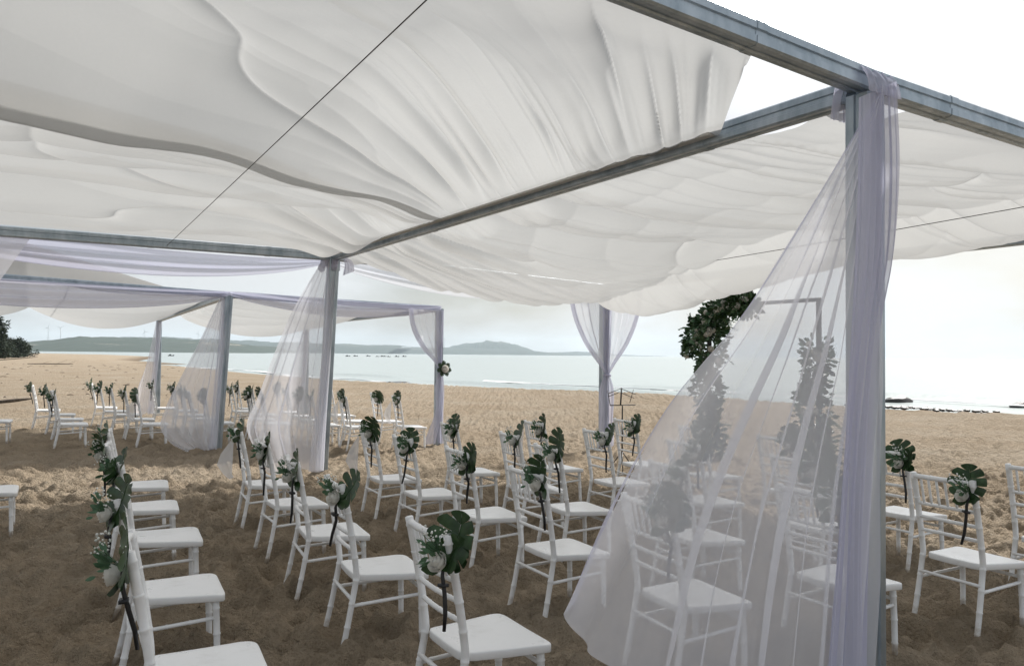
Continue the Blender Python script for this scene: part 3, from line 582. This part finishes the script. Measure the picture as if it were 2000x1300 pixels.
# ------------------------------------------------------------------ posies (split-leaf, rose, filler, ribbon)
def monstera(w, h, seed, curl=.25):
    """heart-shaped leaf in the y-z plane, tip up, base notch at the origin, cut into lobes along the side veins"""
    r_ = random.Random(seed); mb = MB(); n = 6
    def outline(t):      # t from base lobe (0) round to tip (1): half outline
        a = -0.62 * math.pi + t * (1.12 * math.pi); rad = 0.5 * (1 + 0.10 * math.sin(t * math.pi))
        return (w * rad * math.cos(a) * (1.0 if t < .9 else 1.0), h * (0.46 + 0.52 * math.sin(a)))
    def pt(y, z): return (-curl * (y * y / w) * 1.2 - curl * .6 * (z - h * .4) ** 2 / h + r_.uniform(-.002, .002), y, z)
    for s in (-1, 1):
        for i in range(n):
            t0, t1 = i / n, (i + 1) / n; gap = .13 / n; t0b = t0 + (gap if i > 0 else 0); t1b = t1 - (gap if i < n - 1 else 0)
            m0, m1 = h * (0.06 + .86 * max(0, t0 - .12) / .88), h * (0.06 + .86 * max(0, t1 - .12) / .88)
            if i == 0: m0 = h * .06
            vs_, fs = [], []; rows = [0, .3, .55, .8, 1.0]; cols = 5
            for q in rows:
                for c in range(cols):
                    f = c / (cols - 1); inner = (0, m0 + (m1 - m0) * f)
                    tt = (t0 + (t1 - t0) * f) if q <= .3 else (t0 + (t1 - t0) * f) * (1 - (q - .3) / .7) + (t0b + (t1b - t0b) * f) * ((q - .3) / .7)
                    oy, oz = outline(min(tt, .999)); rnd = 1 - .06 * (abs(2 * f - 1) ** 3) * (q == 1.0)
                    y = s * oy * q * rnd; z = inner[1] * (1 - q) + oz * q; x, y, z = pt(y, z); vs_.append((x - .006 * math.sin(f * math.pi) * q, y, z))
            for a in range(len(rows) - 1):
                for c in range(cols - 1): k = a * cols + c; fs.append((k, k + 1, k + cols + 1, k + cols))
            mb.add(vs_, fs)
    mb.tube([pt(0, 0), pt(0, h * .5), pt(0, h * .93)], [.0035, .0028, .001], 5); return mb
def rose(r):
    mb = MB(); k = 0
    for ring, (cnt, op, hh) in enumerate([(3, .30, 1.0), (4, .52, .98), (5, .78, .88), (6, 1.0, .68)]):
        for j in range(cnt):
            a0 = 2 * math.pi * (j + .37 * ring) / cnt; span = 2.3 / cnt + .55; vs_, fs = [], []
            for i in range(5):
                q = i / 4
                for c in range(7):
                    f = c / 6 * 2 - 1; a = a0 + f * span * .72 * (1 if q > .2 else .6); rad = r * op * (0.25 + .75 * math.sin(q * 1.9) ** .7) * (1 + .12 * (q == 1)); z = r * (-.75 + 1.55 * q * hh * (1 - .16 * f * f)) - (.10 * r if q == 1 and ring > 1 else 0)
                    vs_.append((rad * math.cos(a), rad * math.sin(a), z))
            for i in range(4):
                for c in range(6): t = i * 7 + c; fs.append((t, t + 1, t + 8, t + 7))
            mb.add(vs_, fs)
    mb.blob((0, 0, -.1 * r), r * .6, 8, 6); return mb
def leaflet(mb, base, d, L, w, roll):
    d = Vector(d).normalized(); s = d.cross(Vector((math.cos(roll), math.sin(roll), .3))).normalized(); n = d.cross(s); b = Vector(base); vs_ = []
    for q, ww in ((0, .05), (.25, .8), (.5, 1), (.78, .7), (1, .03)):
        for f in (-1, 0, 1): vs_.append(b + d * L * q + s * (w * ww * f) - n * (.12 * L * q * q - .10 * w * abs(f)))
    mb.add(vs_, [(i * 3 + c, i * 3 + c + 1, i * 3 + c + 4, i * 3 + c + 3) for i in range(4) for c in range(2)])
MONS = [monstera(.235, .245, k, .25 + .12 * k).mesh('split_leaf', M['leaf']) for k in range(4)]
ROSE = rose(.041).mesh('rose', M['rose'])
def filler_mesh(seed):
    r_ = random.Random(seed); mb = MB()
    for k in range(28):
        a, e = r_.uniform(-1.2, 1.2), r_.uniform(.1, 1.3); L = r_.uniform(.05, .13); d = Vector((-.45 * math.cos(e) - .2, math.sin(a) * .8, .35 + math.sin(e))).normalized(); tip = d * L + Vector((-.02, 0, 0))
        mb.blob(tip, r_.uniform(.0032, .006), 5, 3)
    return mb.mesh('blossom_filler', M['breath'])
def greens_mesh(seed):
    r_ = random.Random(seed); mb = MB()
    for k in range(26):
        a = r_.uniform(-1.4, 1.4); d = (-.5 - .3 * r_.random(), math.sin(a), r_.uniform(-.3, 1.2)); b = Vector((-.015, 0, 0)) + Vector(d).normalized() * r_.uniform(.0, .07)
        leaflet(mb, b, d, r_.uniform(.03, .055), r_.uniform(.006, .012), r_.uniform(0, 6))
    for k in range(8):
        a = r_.uniform(-1.5, 1.5); d = Vector((-.6, math.sin(a), r_.uniform(.2, 1.1))).normalized(); mb.tube([(0, 0, 0), d * .06, d * .12], [.0012, .001, .0006], 4)
    return mb.mesh('fine_greenery', M['leaf2'])
def bigleaf_mesh(seed):
    r_ = random.Random(seed); mb = MB(); leaflet(mb, (0, 0, 0), (-.15, 1, -.1 + .3 * r_.random()), .105, .030, 1.0); return mb.mesh('oval_leaf', M['leaf'])
FILL = [filler_mesh(k) for k in range(3)]; GREEN = [greens_mesh(k) for k in range(3)]; OVAL = [bigleaf_mesh(k) for k in range(2)]
def ribbon_mesh(seed):
    r_ = random.Random(seed); b = r_.uniform(-.02, .03); L = r_.uniform(.22, .30)
    mb = MB().tube([(-.01, 0, .02), (-.012, .004, -.05), (-.005 + b * .3, -.004, -.12), (b * .5, .004 + b, -L * .75), (b * .6, .01 + b, -L)], [.005, .008, .009, .009, .007], 8)
    mb.box((-.012, .0, -.085), (.03, .036, .012)); return mb.mesh('bound_stem', M['ribbon'])
RIB = [ribbon_mesh(k) for k in range(4)]
def make_posy(k):
    r_ = random.Random(100 + k); root = empty('posy')
    o = link('split_leaf', MONS[k % 4], root); o.location = (-.022, r_.uniform(-.03, .01), -.055); o.rotation_euler = (r_.uniform(-.6, .6), r_.uniform(-.25, .35), r_.uniform(-.4, .4))
    s = r_.uniform(.82, 1.12); o.scale = (s, s, s)
    o = link('rose', ROSE, root); o.location = (-.062, r_.uniform(-.012, .025), -.020 + r_.uniform(-.01, .015)); o.rotation_euler = (r_.uniform(-.2, .2), -1.15 + r_.uniform(-.2, .2), r_.uniform(-.3, .3))
    for nm, ms, z in (('blossom_filler', FILL, .005), ('fine_greenery', GREEN, .0)):
        o = link(nm, ms[k % 3], root); o.location = (-.035, r_.uniform(-.01, .03), z); o.rotation_euler = (r_.uniform(-.4, .2), 0, r_.uniform(-.3, .3)); o['kind'] = 'stuff'
    for j in range(2):
        o = link('oval_leaf', OVAL[j], root); o.location = (-.030, .01 - .03 * j, -.05 + .01 * j); o.rotation_euler = (.4 * j + r_.uniform(-.4, .4) - .5, 0, math.pi * j * .9 + r_.uniform(-.2, .2))
    if k % 3 == 1:
        o = link('split_leaf', MONS[(k + 2) % 4], root); o.location = (-.012, .01, -.05); o.rotation_euler = (r_.choice((-1, 1)) * r_.uniform(.6, 1.1), .1, r_.uniform(-.3, .3)); s = r_.uniform(.6, .8); o.scale = (s, s, s)
    o = link('bound_stem', RIB[k % 4], root); o.location = (-.022, -.004, -.035); o.rotation_euler = (r_.uniform(-.10, .10), 0, 0)
    return root
POSY = [make_posy(k) for k in range(13)]
def sash_mesh(seed):
    n = 26; U, Vv = np.meshgrid(np.linspace(0, 1, n), np.linspace(0, 1, n)); w = np.interp(Vv, [0, .35, .6, .85, 1], [.10, .8, 1.0, .55, .10])
    X = -.02 - .17 * w * U + .0 * U; Y = .025 * np.sin(U * 7 + seed) * Vv + .01; Z = -.02 - .40 * Vv + .03 * np.sin(U * 3) * Vv
    return grid_mesh('sash', X, Y, Z, M['sash'])
SASH = sash_mesh(1)
ORD = ['', 'first', 'second', 'third', 'fourth', 'fifth', 'sixth', 'seventh']
CHAIR_N = [0]
def place_chair(x, y, rot, where, grp, posy=True, sash=False, small=False):
    i = CHAIR_N[0]; CHAIR_N[0] += 1; r_ = random.Random(500 + i)
    o = CH if i == 0 else copy_tree(CH)
    rz = rot + r_.uniform(-.05, .05); o.location = (x, y, -.012 + r_.uniform(-.008, .006)); o.rotation_euler = (r_.uniform(-.012, .012), r_.uniform(-.015, .015), rz)
    tag(o, 'white chair, ' + where, 'chair', grp); nm_, row_ = where.split(' ', 1)
    mt = Matrix.Translation(o.location) @ o.rotation_euler.to_matrix().to_4x4()
    if posy:
        pz = copy_tree(POSY[i % 13]); loc = mt @ Vector((-.272, -.197, .885 + r_.uniform(-.03, .02))); pz.location = loc; pz.rotation_euler = (r_.uniform(-.18, .18), r_.uniform(-.12, .12), rz + r_.uniform(-.35, .35))
        tag(pz, 'leaf posy on ' + nm_ + ' chair ' + row_, 'posy', 'posies ' + grp)
    if sash:
        s = link('sash', SASH); s.location = mt @ Vector((-.27, .195, .86)); s.rotation_euler = (0, 0, rz + .5); tag(s, 'white sash on ' + nm_ + ' chair ' + row_, 'sash', 'white sashes on chair backs')
ROT = R(28)
def from_fr(fx, fy, rot=ROT):      # centre of the chair from its front near seat corner
    c, s = math.cos(rot), math.sin(rot); lx, ly = .225, -.228; fx *= 1.0208; fy *= 1.0208; return fx - (c * lx - s * ly), fy - (s * lx + c * ly)
rows = {
 5: [(4.00, 5.20), (3.42, 6.14), (2.90, 7.10), (2.385, 8.02), (1.79, 8.75)],
 4: [(3.13, 4.74), (2.55, 5.65), (1.97, 6.58), (1.35, 7.52), (.79, 8.38)],
 3: [(2.145, 4.29), (1.59, 5.28), (.83, 6.20), (.525, 7.17), (-.095, 8.09)],
 2: [(1.22, 3.93), (.625, 4.857), (.135, 5.90), (-.39, 6.77), (-.85, 7.65)],
 1: [(.1865, 3.357), (-.44, 4.40), (-.932, 5.32), (-1.45, 6.30), (-1.97, 7.28)],
 0: [(-.88, 2.93), (-1.433, 3.965), (-1.98, 5.06), (-2.54, 6.04), (-3.08, 7.09)]}
rowname = {5: 'row nearest the flower arch', 4: 'second row behind the flower arch', 3: 'third row behind the flower arch', 2: 'fourth row behind the flower arch', 1: 'fifth row behind the flower arch', 0: 'last full row under the broad canopy'}
for rw in (5, 4, 3, 2, 1, 0):
    for k, (fx, fy) in enumerate(rows[rw]):
        rt = R(24) if rw == 0 else ROT; x, y = from_fr(fx, fy, rt); pos = ORD[5 - k]
        place_chair(x, y, rt, f'{pos} from the smaller pavilion, {rowname[rw]}', 'chairs under the large pavilion', sash=(k == 4 and rw in (1, 2, 4)))
x, y = from_fr(-4.26, 6.77); place_chair(x, y, ROT, 'lone at the rear behind the last full row', 'chairs under the large pavilion')
def from_post(px, py, rot=ROT): c, s = math.cos(rot), math.sin(rot); lx, ly = -.255, -.20; return px - (c * lx - s * ly), py - (s * lx + c * ly)
fars = {
 'rear row of the smaller pavilion': [(-7.55, 13.0), (-8.15, 13.95), (-8.85, 14.95), (-9.75, 16.0)],
 'second row from rear of smaller pavilion': [(-6.27, 13.2), (-6.93, 14.1), (-7.63, 15.0), (-8.36, 16.0), (-9.02, 16.9)],
 'third row from rear of smaller pavilion': [(-5.25, 13.5), (-5.85, 14.35), (-6.35, 15.2), (-6.95, 16.2), (-7.75, 17.0)],
 'fourth row from rear of smaller pavilion': [(-4.25, 13.5), (-4.80, 14.4), (-5.05, 15.4), (-5.75, 16.2), (-5.95, 17.1)],
 'fifth row from rear of smaller pavilion': [(-3.35, 13.3), (-3.80, 14.2), (-4.30, 15.2), (-4.75, 16.1)],
 'second row from front of smaller pavilion': [(-2.73, 13.1), (-3.02, 14.2), (-3.54, 15.5)],
 'front row by the rosette post': [(-1.86, 13.2), (-2.38, 14.1)]}
for nm, lst in fars.items():
    for k, (px, py) in enumerate(lst):
        x, y = from_post(px, py); place_chair(x, y, ROT, f'{ORD[k + 1]} from the large pavilion, {nm}', 'chairs under the smaller pavilion', sash=(k == 0 and nm.split()[0] in ('second', 'front')))
x, y = from_fr(-8.52, 13.35); place_chair(x, y, ROT, 'lone beside the rear row of the smaller pavilion', 'chairs under the smaller pavilion')
for p in POSY:                       # the source posies themselves are not part of the place
    for ch in list(p.children): bpy.data.objects.remove(ch)
    bpy.data.objects.remove(p)
# rosette on the corner post
ro = empty('leaf_rosette', (RR.x + NRM[0] * .20, RR.y + NRM[1] * .20, 1.38), math.atan2(-NRM[1], -NRM[0])); tag(ro, 'round leaf and white rose rosette pinned to the tied curtain', 'rosette')
for k in range(7):
    o = link('split_leaf', MONS[k % 4], ro); o.rotation_euler = (k * 2 * math.pi / 7, .12, 0); o.scale = (.62, .42, .62)
o = link('rose', ROSE, ro); o.location = (-.05, 0, 0); o.rotation_euler = (0, -1.5, 0); o.scale = (1.6, 1.6, 1.3)

# ------------------------------------------------------------------ flower arch and music stand
def flower_arch():
    A0, A1 = Vector((3.10, 12.3, 0)), Vector((4.17, 10.64, 0)); root = empty('flower_arch', (A0 + A1) / 2); tag(root, 'black square wedding arch dressed with greenery and white roses, behind the veil', 'arch'); c = root.location
    H = 2.46; sq = [(-.025, -.025), (.025, -.025), (.025, .025), (-.025, .025)]
    for a in (A0, A1): MB().sweep(a - c - Vector((0, 0, .1)), a - c + Vector((0, 0, H)), sq, side=EA).build('upright', M['black'], root, False)
    MB().sweep(A0 - c + Vector((0, 0, H - .025)) + (A1 - A0).normalized() * .026, A1 - c + Vector((0, 0, H - .025)) - (A1 - A0).normalized() * .026, sq).build('crossbar', M['black'], root, False)
    dr = (A1 - A0).normalized(); r_ = random.Random(5)
    def mass(name, spine, rad, nleaf, nrose, nmon):
        mb = MB(); mb2 = MB()
        for k in range(nleaf):
            t = r_.random(); p = spine(t); d = Vector((r_.gauss(0, 1), r_.gauss(0, 1), r_.gauss(0, .7))).normalized(); q = p + d * rad(t) * r_.random() ** .5
            L = r_.uniform(.05, .12); dd = d + Vector((0, 0, r_.uniform(-.5, .4))); leaflet(mb if r_.random() < .6 else mb2, q, dd, L, L * r_.uniform(.16, .32), r_.uniform(0, 6))
        for k in range(nleaf // 60):        # palm-like sprays sticking out
            t = r_.random(); p = spine(t); d = Vector((r_.gauss(0, 1), r_.gauss(0, 1), r_.gauss(.1, .6))).normalized(); L = r_.uniform(.22, .36) * (rad(t) / .2) ** .5
            b0 = p + d * rad(t) * .4
            for j in range(9):
                q = b0 + d * L * j / 9 - Vector((0, 0, .10 * (j / 9) ** 2)); sd_ = d.cross(Vector((0, 0, 1)));
                for s in (-1, 1): leaflet(mb2, q, d * .7 + sd_ * s, L * .34 * (1 - .5 * j / 9), .010, r_.uniform(0, 6))
        f = mb.build('foliage', M['leaf'], root); f['kind'] = 'stuff'; f = mb2.build('foliage', M['leaf2'], root); f['kind'] = 'stuff'
        for k in range(nrose):
            t = r_.random(); p = spine(t); d = Vector((r_.gauss(-.5, .6), r_.gauss(-.8, .6), r_.gauss(0, .5))).normalized(); o = link('rose', ROSE, root); o.location = p + d * rad(t) * .85; o.rotation_euler = d.to_track_quat('Z', 'Y').to_euler(); s = r_.uniform(.85, 1.25); o.scale = (s, s, s)
        for k in range(nmon):
            t = r_.random(); p = spine(t); d = Vector((r_.gauss(0, .8), r_.gauss(-.6, .6), r_.gauss(.2, .5))).normalized(); o = link('split_leaf', MONS[k % 4], root); o.location = p + d * rad(t) * .7; o.rotation_euler = (r_.uniform(-1.5, 1.5), r_.uniform(-.4, .4), r_.uniform(-1, 1)); s = r_.uniform(.8, 1.2); o.scale = (s, s, s)
    b0 = A0 - c; b1 = A1 - c
    mass('foliage', lambda t: b0 + Vector((.03 * math.sin(t * 9), 0, .05 + 2.2 * t)), lambda t: .15 + .10 * t + .05 * math.sin(t * 17), 1500, 26, 6)
    mass('foliage', lambda t: b0 - dr * .30 + dr * 1.15 * t + Vector((0, 0, H - .10 + .12 * math.sin(t * 3.1) - .38 * (1 - t) ** 2)), lambda t: .24 - .08 * t, 1300, 30, 8)
    mass('foliage', lambda t: b0 - dr * (.30 + .16 * t) + Vector((0, 0, H - .45 - .35 * t)), lambda t: .13 - .08 * t, 220, 4, 0)
    mass('foliage', lambda t: b1 - dr * .06 + Vector((.03 * math.sin(t * 8), 0, .05 + 1.75 * t)), lambda t: .26 - .10 * t + .04 * math.sin(t * 15), 1300, 22, 6)
flower_arch()
def music_stand():
    root = empty('music_stand', (1.57, 11.1, 0), R(25)); tag(root, 'black folding wire music stand beside the tied curtain', 'music stand')
    for k in range(3):
        a = k * 2.094; MB().tube([(0, 0, .30), (.24 * math.cos(a), .24 * math.sin(a), -.01)], .007, 6).build('leg', M['black'], root)
    MB().tube([(0, 0, .12), (0, 0, .70), (0, 0, .95)], [.011, .011, .008], 8).build('pole', M['black'], root)
    dk = empty('desk', (0, 0, .95)); dk.parent = root; dk.rotation_euler = (-.35, 0, 0)
    for z in (0.0, .20): pass
    MB().tube([(-.20, 0, 0), (.22, 0, 0)], .007, 6).build('ledge', M['black'], dk); MB().tube([(-.03, 0, .0), (.04, 0, .25)], .011, 6).build('spine', M['black'], dk)
    for p0, p1 in (((-.20, 0, 0), (-.20, 0, .22)), ((.13, 0, .03), (.24, 0, .23)), ((-.20, 0, .17), (.04, 0, .25)), ((.04, 0, .24), (.27, 0, .15)), ((-.20, 0, .13), (-.01, 0, .19)), ((.02, 0, .18), (.22, 0, .10))):
        MB().tube([p0, p1], .005, 5).build('wire', M['black'], dk)
music_stand()

# ------------------------------------------------------------------ trees, driftwood, rocks, boats, turbines
def tree(x, y, h, rad, label, seed):
    r_ = random.Random(seed); root = empty('casuarina_tree', (x, y, 0)); tag(root, label, 'tree', 'dark trees behind the beach')
    tr = MB(); tr.tube([(0, 0, -1), (.1, 0, h * .4), (-.1, .1, h * .9)], [h * .035, h * .02, h * .005], 7)
    for k in range(9):
        a = r_.uniform(0, 6.28); z = h * r_.uniform(.25, .8); L = rad * r_.uniform(.5, .9); tr.tube([(0, 0, z), (L * math.cos(a), L * math.sin(a), z + L * .35)], [h * .010, h * .003], 5)
    tr.build('trunk', M['bark'], root); mb = MB(); cl = []
    for k in range(46):
        a = r_.uniform(0, 6.28); t = r_.random(); z = h * (.12 + .88 * t); rr = rad * (1.0 - .75 * t) * r_.uniform(.25, 1.05); cl.append((Vector((rr * math.cos(a), rr * math.sin(a), z)), rad * r_.uniform(.22, .42)))
    for c, s in cl:
        for j in range(110):
            d = Vector((r_.gauss(0, 1), r_.gauss(0, 1), r_.gauss(0, .7))).normalized(); q = c + d * s * r_.random() ** .6; e = (d + Vector((r_.gauss(0, .5), r_.gauss(0, .5), -.2))).normalized() * r_.uniform(.35, .8) * max(h / 9, .7); w = e.cross(Vector((r_.random(), r_.random(), r_.random()))).normalized() * .20 * max(h / 9, .7)
            mb.add([q - w, q + w, q + e], [(0, 1, 2)])
    mb.build('crown', M['pine'], root, False)
for i, (x, y, h, rd, lb) in enumerate([(-92.5, 140, 7.6, 2.8, 'tall dark casuarina standing out against the hills at the beach edge'), (-97, 144, 8.6, 3.4, 'dark casuarina behind the tall one, cut by the canopy edge'), (-98.5, 151, 3.9, 2.6, 'low dark bushy tree beside the tall casuarina'), (-104, 160, 3.3, 2.6, 'low rounded tree between the tall casuarina and the hills'), (-111, 175, 3.5, 3.2, 'smaller dark tree trailing off along the beach edge'), (-121, 193, 3.0, 3.5, 'lowest bush at the tapering end of the dark trees')]):
    tree(x, y, h, rd, lb, i)
def driftwood(x, y, rz, L, label, seed):
    r_ = random.Random(seed); o = MB(); p = [(-L / 2 + L * t, .08 * L * math.sin(t * 5 + seed), .03 + .10 * L * t * (seed % 3 == 0)) for t in np.linspace(0, 1, 8)]
    o.tube(p, [.02 + .035 * math.sin(math.pi * (.15 + .8 * t)) for t in np.linspace(0, 1, 8)], 7); root = empty('driftwood', (x, y, 0), rz); tag(root, label, 'driftwood'); o.build('trunk', M['drift'], root)
    for k in range(3):
        q = p[2 + k * 2]; MB().tube([q, (q[0] + .2 * L, q[1] + r_.uniform(-.2, .2) * L, q[2] + r_.uniform(.02, .10) * L)], [.015, .005], 5).build('branch', M['drift'], root)
driftwood(-15.4, 24.2, .35, 1.0, 'forked driftwood branch lying behind the rear row of the smaller pavilion', 3)
driftwood(-54, 92, .1, 5.0, 'long dark driftwood heap on the far sand beside the water', 5)
driftwood(-70, 110, .5, 6.0, 'dark pile of storm-washed branches below the trees', 6)
deb = MB(); r_ = random.Random(8)
for k in range(90):
    t = r_.random(); y = 22 + 70 * t; x = -y * r_.uniform(.42, .66); L = r_.uniform(.03, .22) * (1 + t * 1.3); a = r_.uniform(-.6, .6); z = .03
    deb.tube([(x, y, z), (x + L * math.cos(a) * .5, y + L * math.sin(a) * .5, z + .05 * r_.random()), (x + L * math.cos(a), y + L * math.sin(a), z)], [.010, .016, .006], 5)
tag(deb.build('beach_litter', M['drift']), 'scattered dark twigs and weed on the upper beach', 'debris', kind='stuff')
wr = MB()                                    # wrack line along the beach crest
for k in range(110):
    s = r_.random(); a, b = Vector((14.0, 22.9)), Vector((11.2, 26.0)); p = a.lerp(b, s); p += Vector((r_.gauss(0, .25), r_.gauss(0, .25))); L = r_.uniform(.05, .25); an = r_.uniform(1.8, 2.8)
    wr.blob((p.x, p.y, .10), L * .5, 5, 3, (1, 1, .45))
tag(wr.build('seaweed', M['rock'], None, False), 'dark line of seaweed along the beach crest', 'seaweed', kind='stuff')
def rock(x, y, w, h, label, seed):
    mb = MB(); mb.blob((0, 0, 0), 1, 14, 10); a = np.array(mb.v); nz = fbm(a[:, 0] * 2 + seed, a[:, 1] * 2 + a[:, 2], 3); a *= (1 + .45 * nz)[:, None]; a *= np.array([w / 2, w / 3, h]); mb.v = [tuple(p) for p in a]
    o = mb.build('rock', M['rock']); o.location = (x, y, SEA_Z); tag(o, label, 'rock')
rock(22.3, 45.3, 1.5, .34, 'low dark rock awash in the shallows just past the near post', 1); rock(27.3, 42.0, 1.6, .30, 'flat dark rock breaking the surf farther along the shore', 2)
rock(-9.6, 66, 2.2, .20, 'low dark rock in the shallows behind the middle-post curtain', 3)
def boat(x, y, L, label, seed, grp='moored fishing boats'):
    root = empty('fishing_boat', (x, y, SEA_Z)); tag(root, label, 'boat', grp); st = [(-.5, .16, .10), (-.3, .19, .07), (0, .2, .06), (.3, .15, .09), (.5, .02, .20)]; vs_, fs = [], []
    for sx, hw, dk in st: vs_ += [(sx * L, -hw * L * .5, dk * L + .05 * L), (sx * L, -hw * L * .3, -.08 * L), (sx * L, hw * L * .3, -.08 * L), (sx * L, hw * L * .5, dk * L + .05 * L)]
    for i in range(4):
        for c in range(3): k = i * 4 + c; fs.append((k, k + 1, k + 5, k + 4))
        fs.append((i * 4 + 3, i * 4, i * 4 + 4, i * 4 + 7))
    fs += [(0, 3, 2, 1), (16, 17, 18, 19)]
    MB().add(vs_, fs).build('hull', M['boat'], root, False); MB().box((-.15 * L, 0, .20 * L), (.28 * L, .13 * L, .17 * L)).build('cabin', M['boat'], root, False)
for k, px in enumerate((680, 695, 720, 738, 748, 752, 760, 776, 790)):
    D = 560 + 25 * (k % 3); boat((px - 1000) / 1530 * D, D, 2.6 if k in (3, 5, 6) else 3.4, 'small dark fishing boat moored in the line off the hazy headland', k)
boat((335 - 1000) / 1530 * 420, 420, 3.2, 'lone dark boat on the water beside the back post of the smaller pavilion', 20, None)
def turbine(px, D, base, h, rot, label):
    root = empty('wind_turbine', ((px - 1000) / 1530 * D, D, base)); tag(root, label, 'wind turbine', 'wind turbines on the hills')
    MB().tube([(0, 0, -10), (0, 0, h)], [1.6, 1.0], 8).build('tower', M['turbine'], root); MB().box((0, 1, h), (2.4, 6, 2.6)).build('nacelle', M['turbine'], root, False)
    for k in range(3):
        a = rot + k * 2.094; mb = MB(); d = Vector((math.sin(a), 0, math.cos(a))); s = Vector((math.cos(a), 0, -math.sin(a))); p = Vector((0, -2.4, h)); L = h * .52
        mb.add([p - s * .5, p + s * .5, p + d * L * .2 + s * 1.5, p + d * L + s * .2, p + d * L * .2 - s * .9] + [q + Vector((0, .4, 0)) for q in (p - s * .5, p + s * .5, p + d * L * .2 + s * 1.5, p + d * L + s * .2, p + d * L * .2 - s * .9)], [(0, 1, 2, 3, 4), (9, 8, 7, 6, 5)] + [(i, (i + 1) % 5, 5 + (i + 1) % 5, 5 + i) for i in range(5)][::-1]); mb.build('blade', M['turbine'], root, False)
TL = ['thin white turbine of the close pair on the ridge above the dark trees'] * 2 + ['faint white turbine on the ridge beside the back post of the smaller pavilion', 'faint white turbine on the ridge between the back post and the middle-post curtain', 'faint white turbine on the ridge between two blown curtains', 'faint white turbine on the headland beside the rosette post']
for k, (px, D, b, h) in enumerate([(94, 3200, 50, 42), (118, 3200, 48, 44), (283, 3700, 48, 44), (387, 4000, 52, 40), (497, 4200, 50, 42), (868, 4700, 50, 40)]):
    turbine(px, D, b, h, .3 + k * .7, TL[k])

# ------------------------------------------------------------------ haze
hz = MB().box((0, 1000, 80), (14400, 14400, 180)).build('haze', M['cord'], None, False); hz.data.materials.clear()
m, n, l = newmat('haze_air'); v = n.new('ShaderNodeVolumePrincipled'); v.inputs['Color'].default_value = (0.80, 0.91, 1.0, 1); v.inputs['Density'].default_value = 0.00010; v.inputs['Anisotropy'].default_value = 0.2
o_ = n.new('ShaderNodeOutputMaterial'); l.new(v.outputs[0], o_.inputs['Volume']); hz.data.materials.append(m)
hz['kind'] = 'stuff'; hz['label'] = 'pale sea haze lying over the bay'; hz['category'] = 'haze'
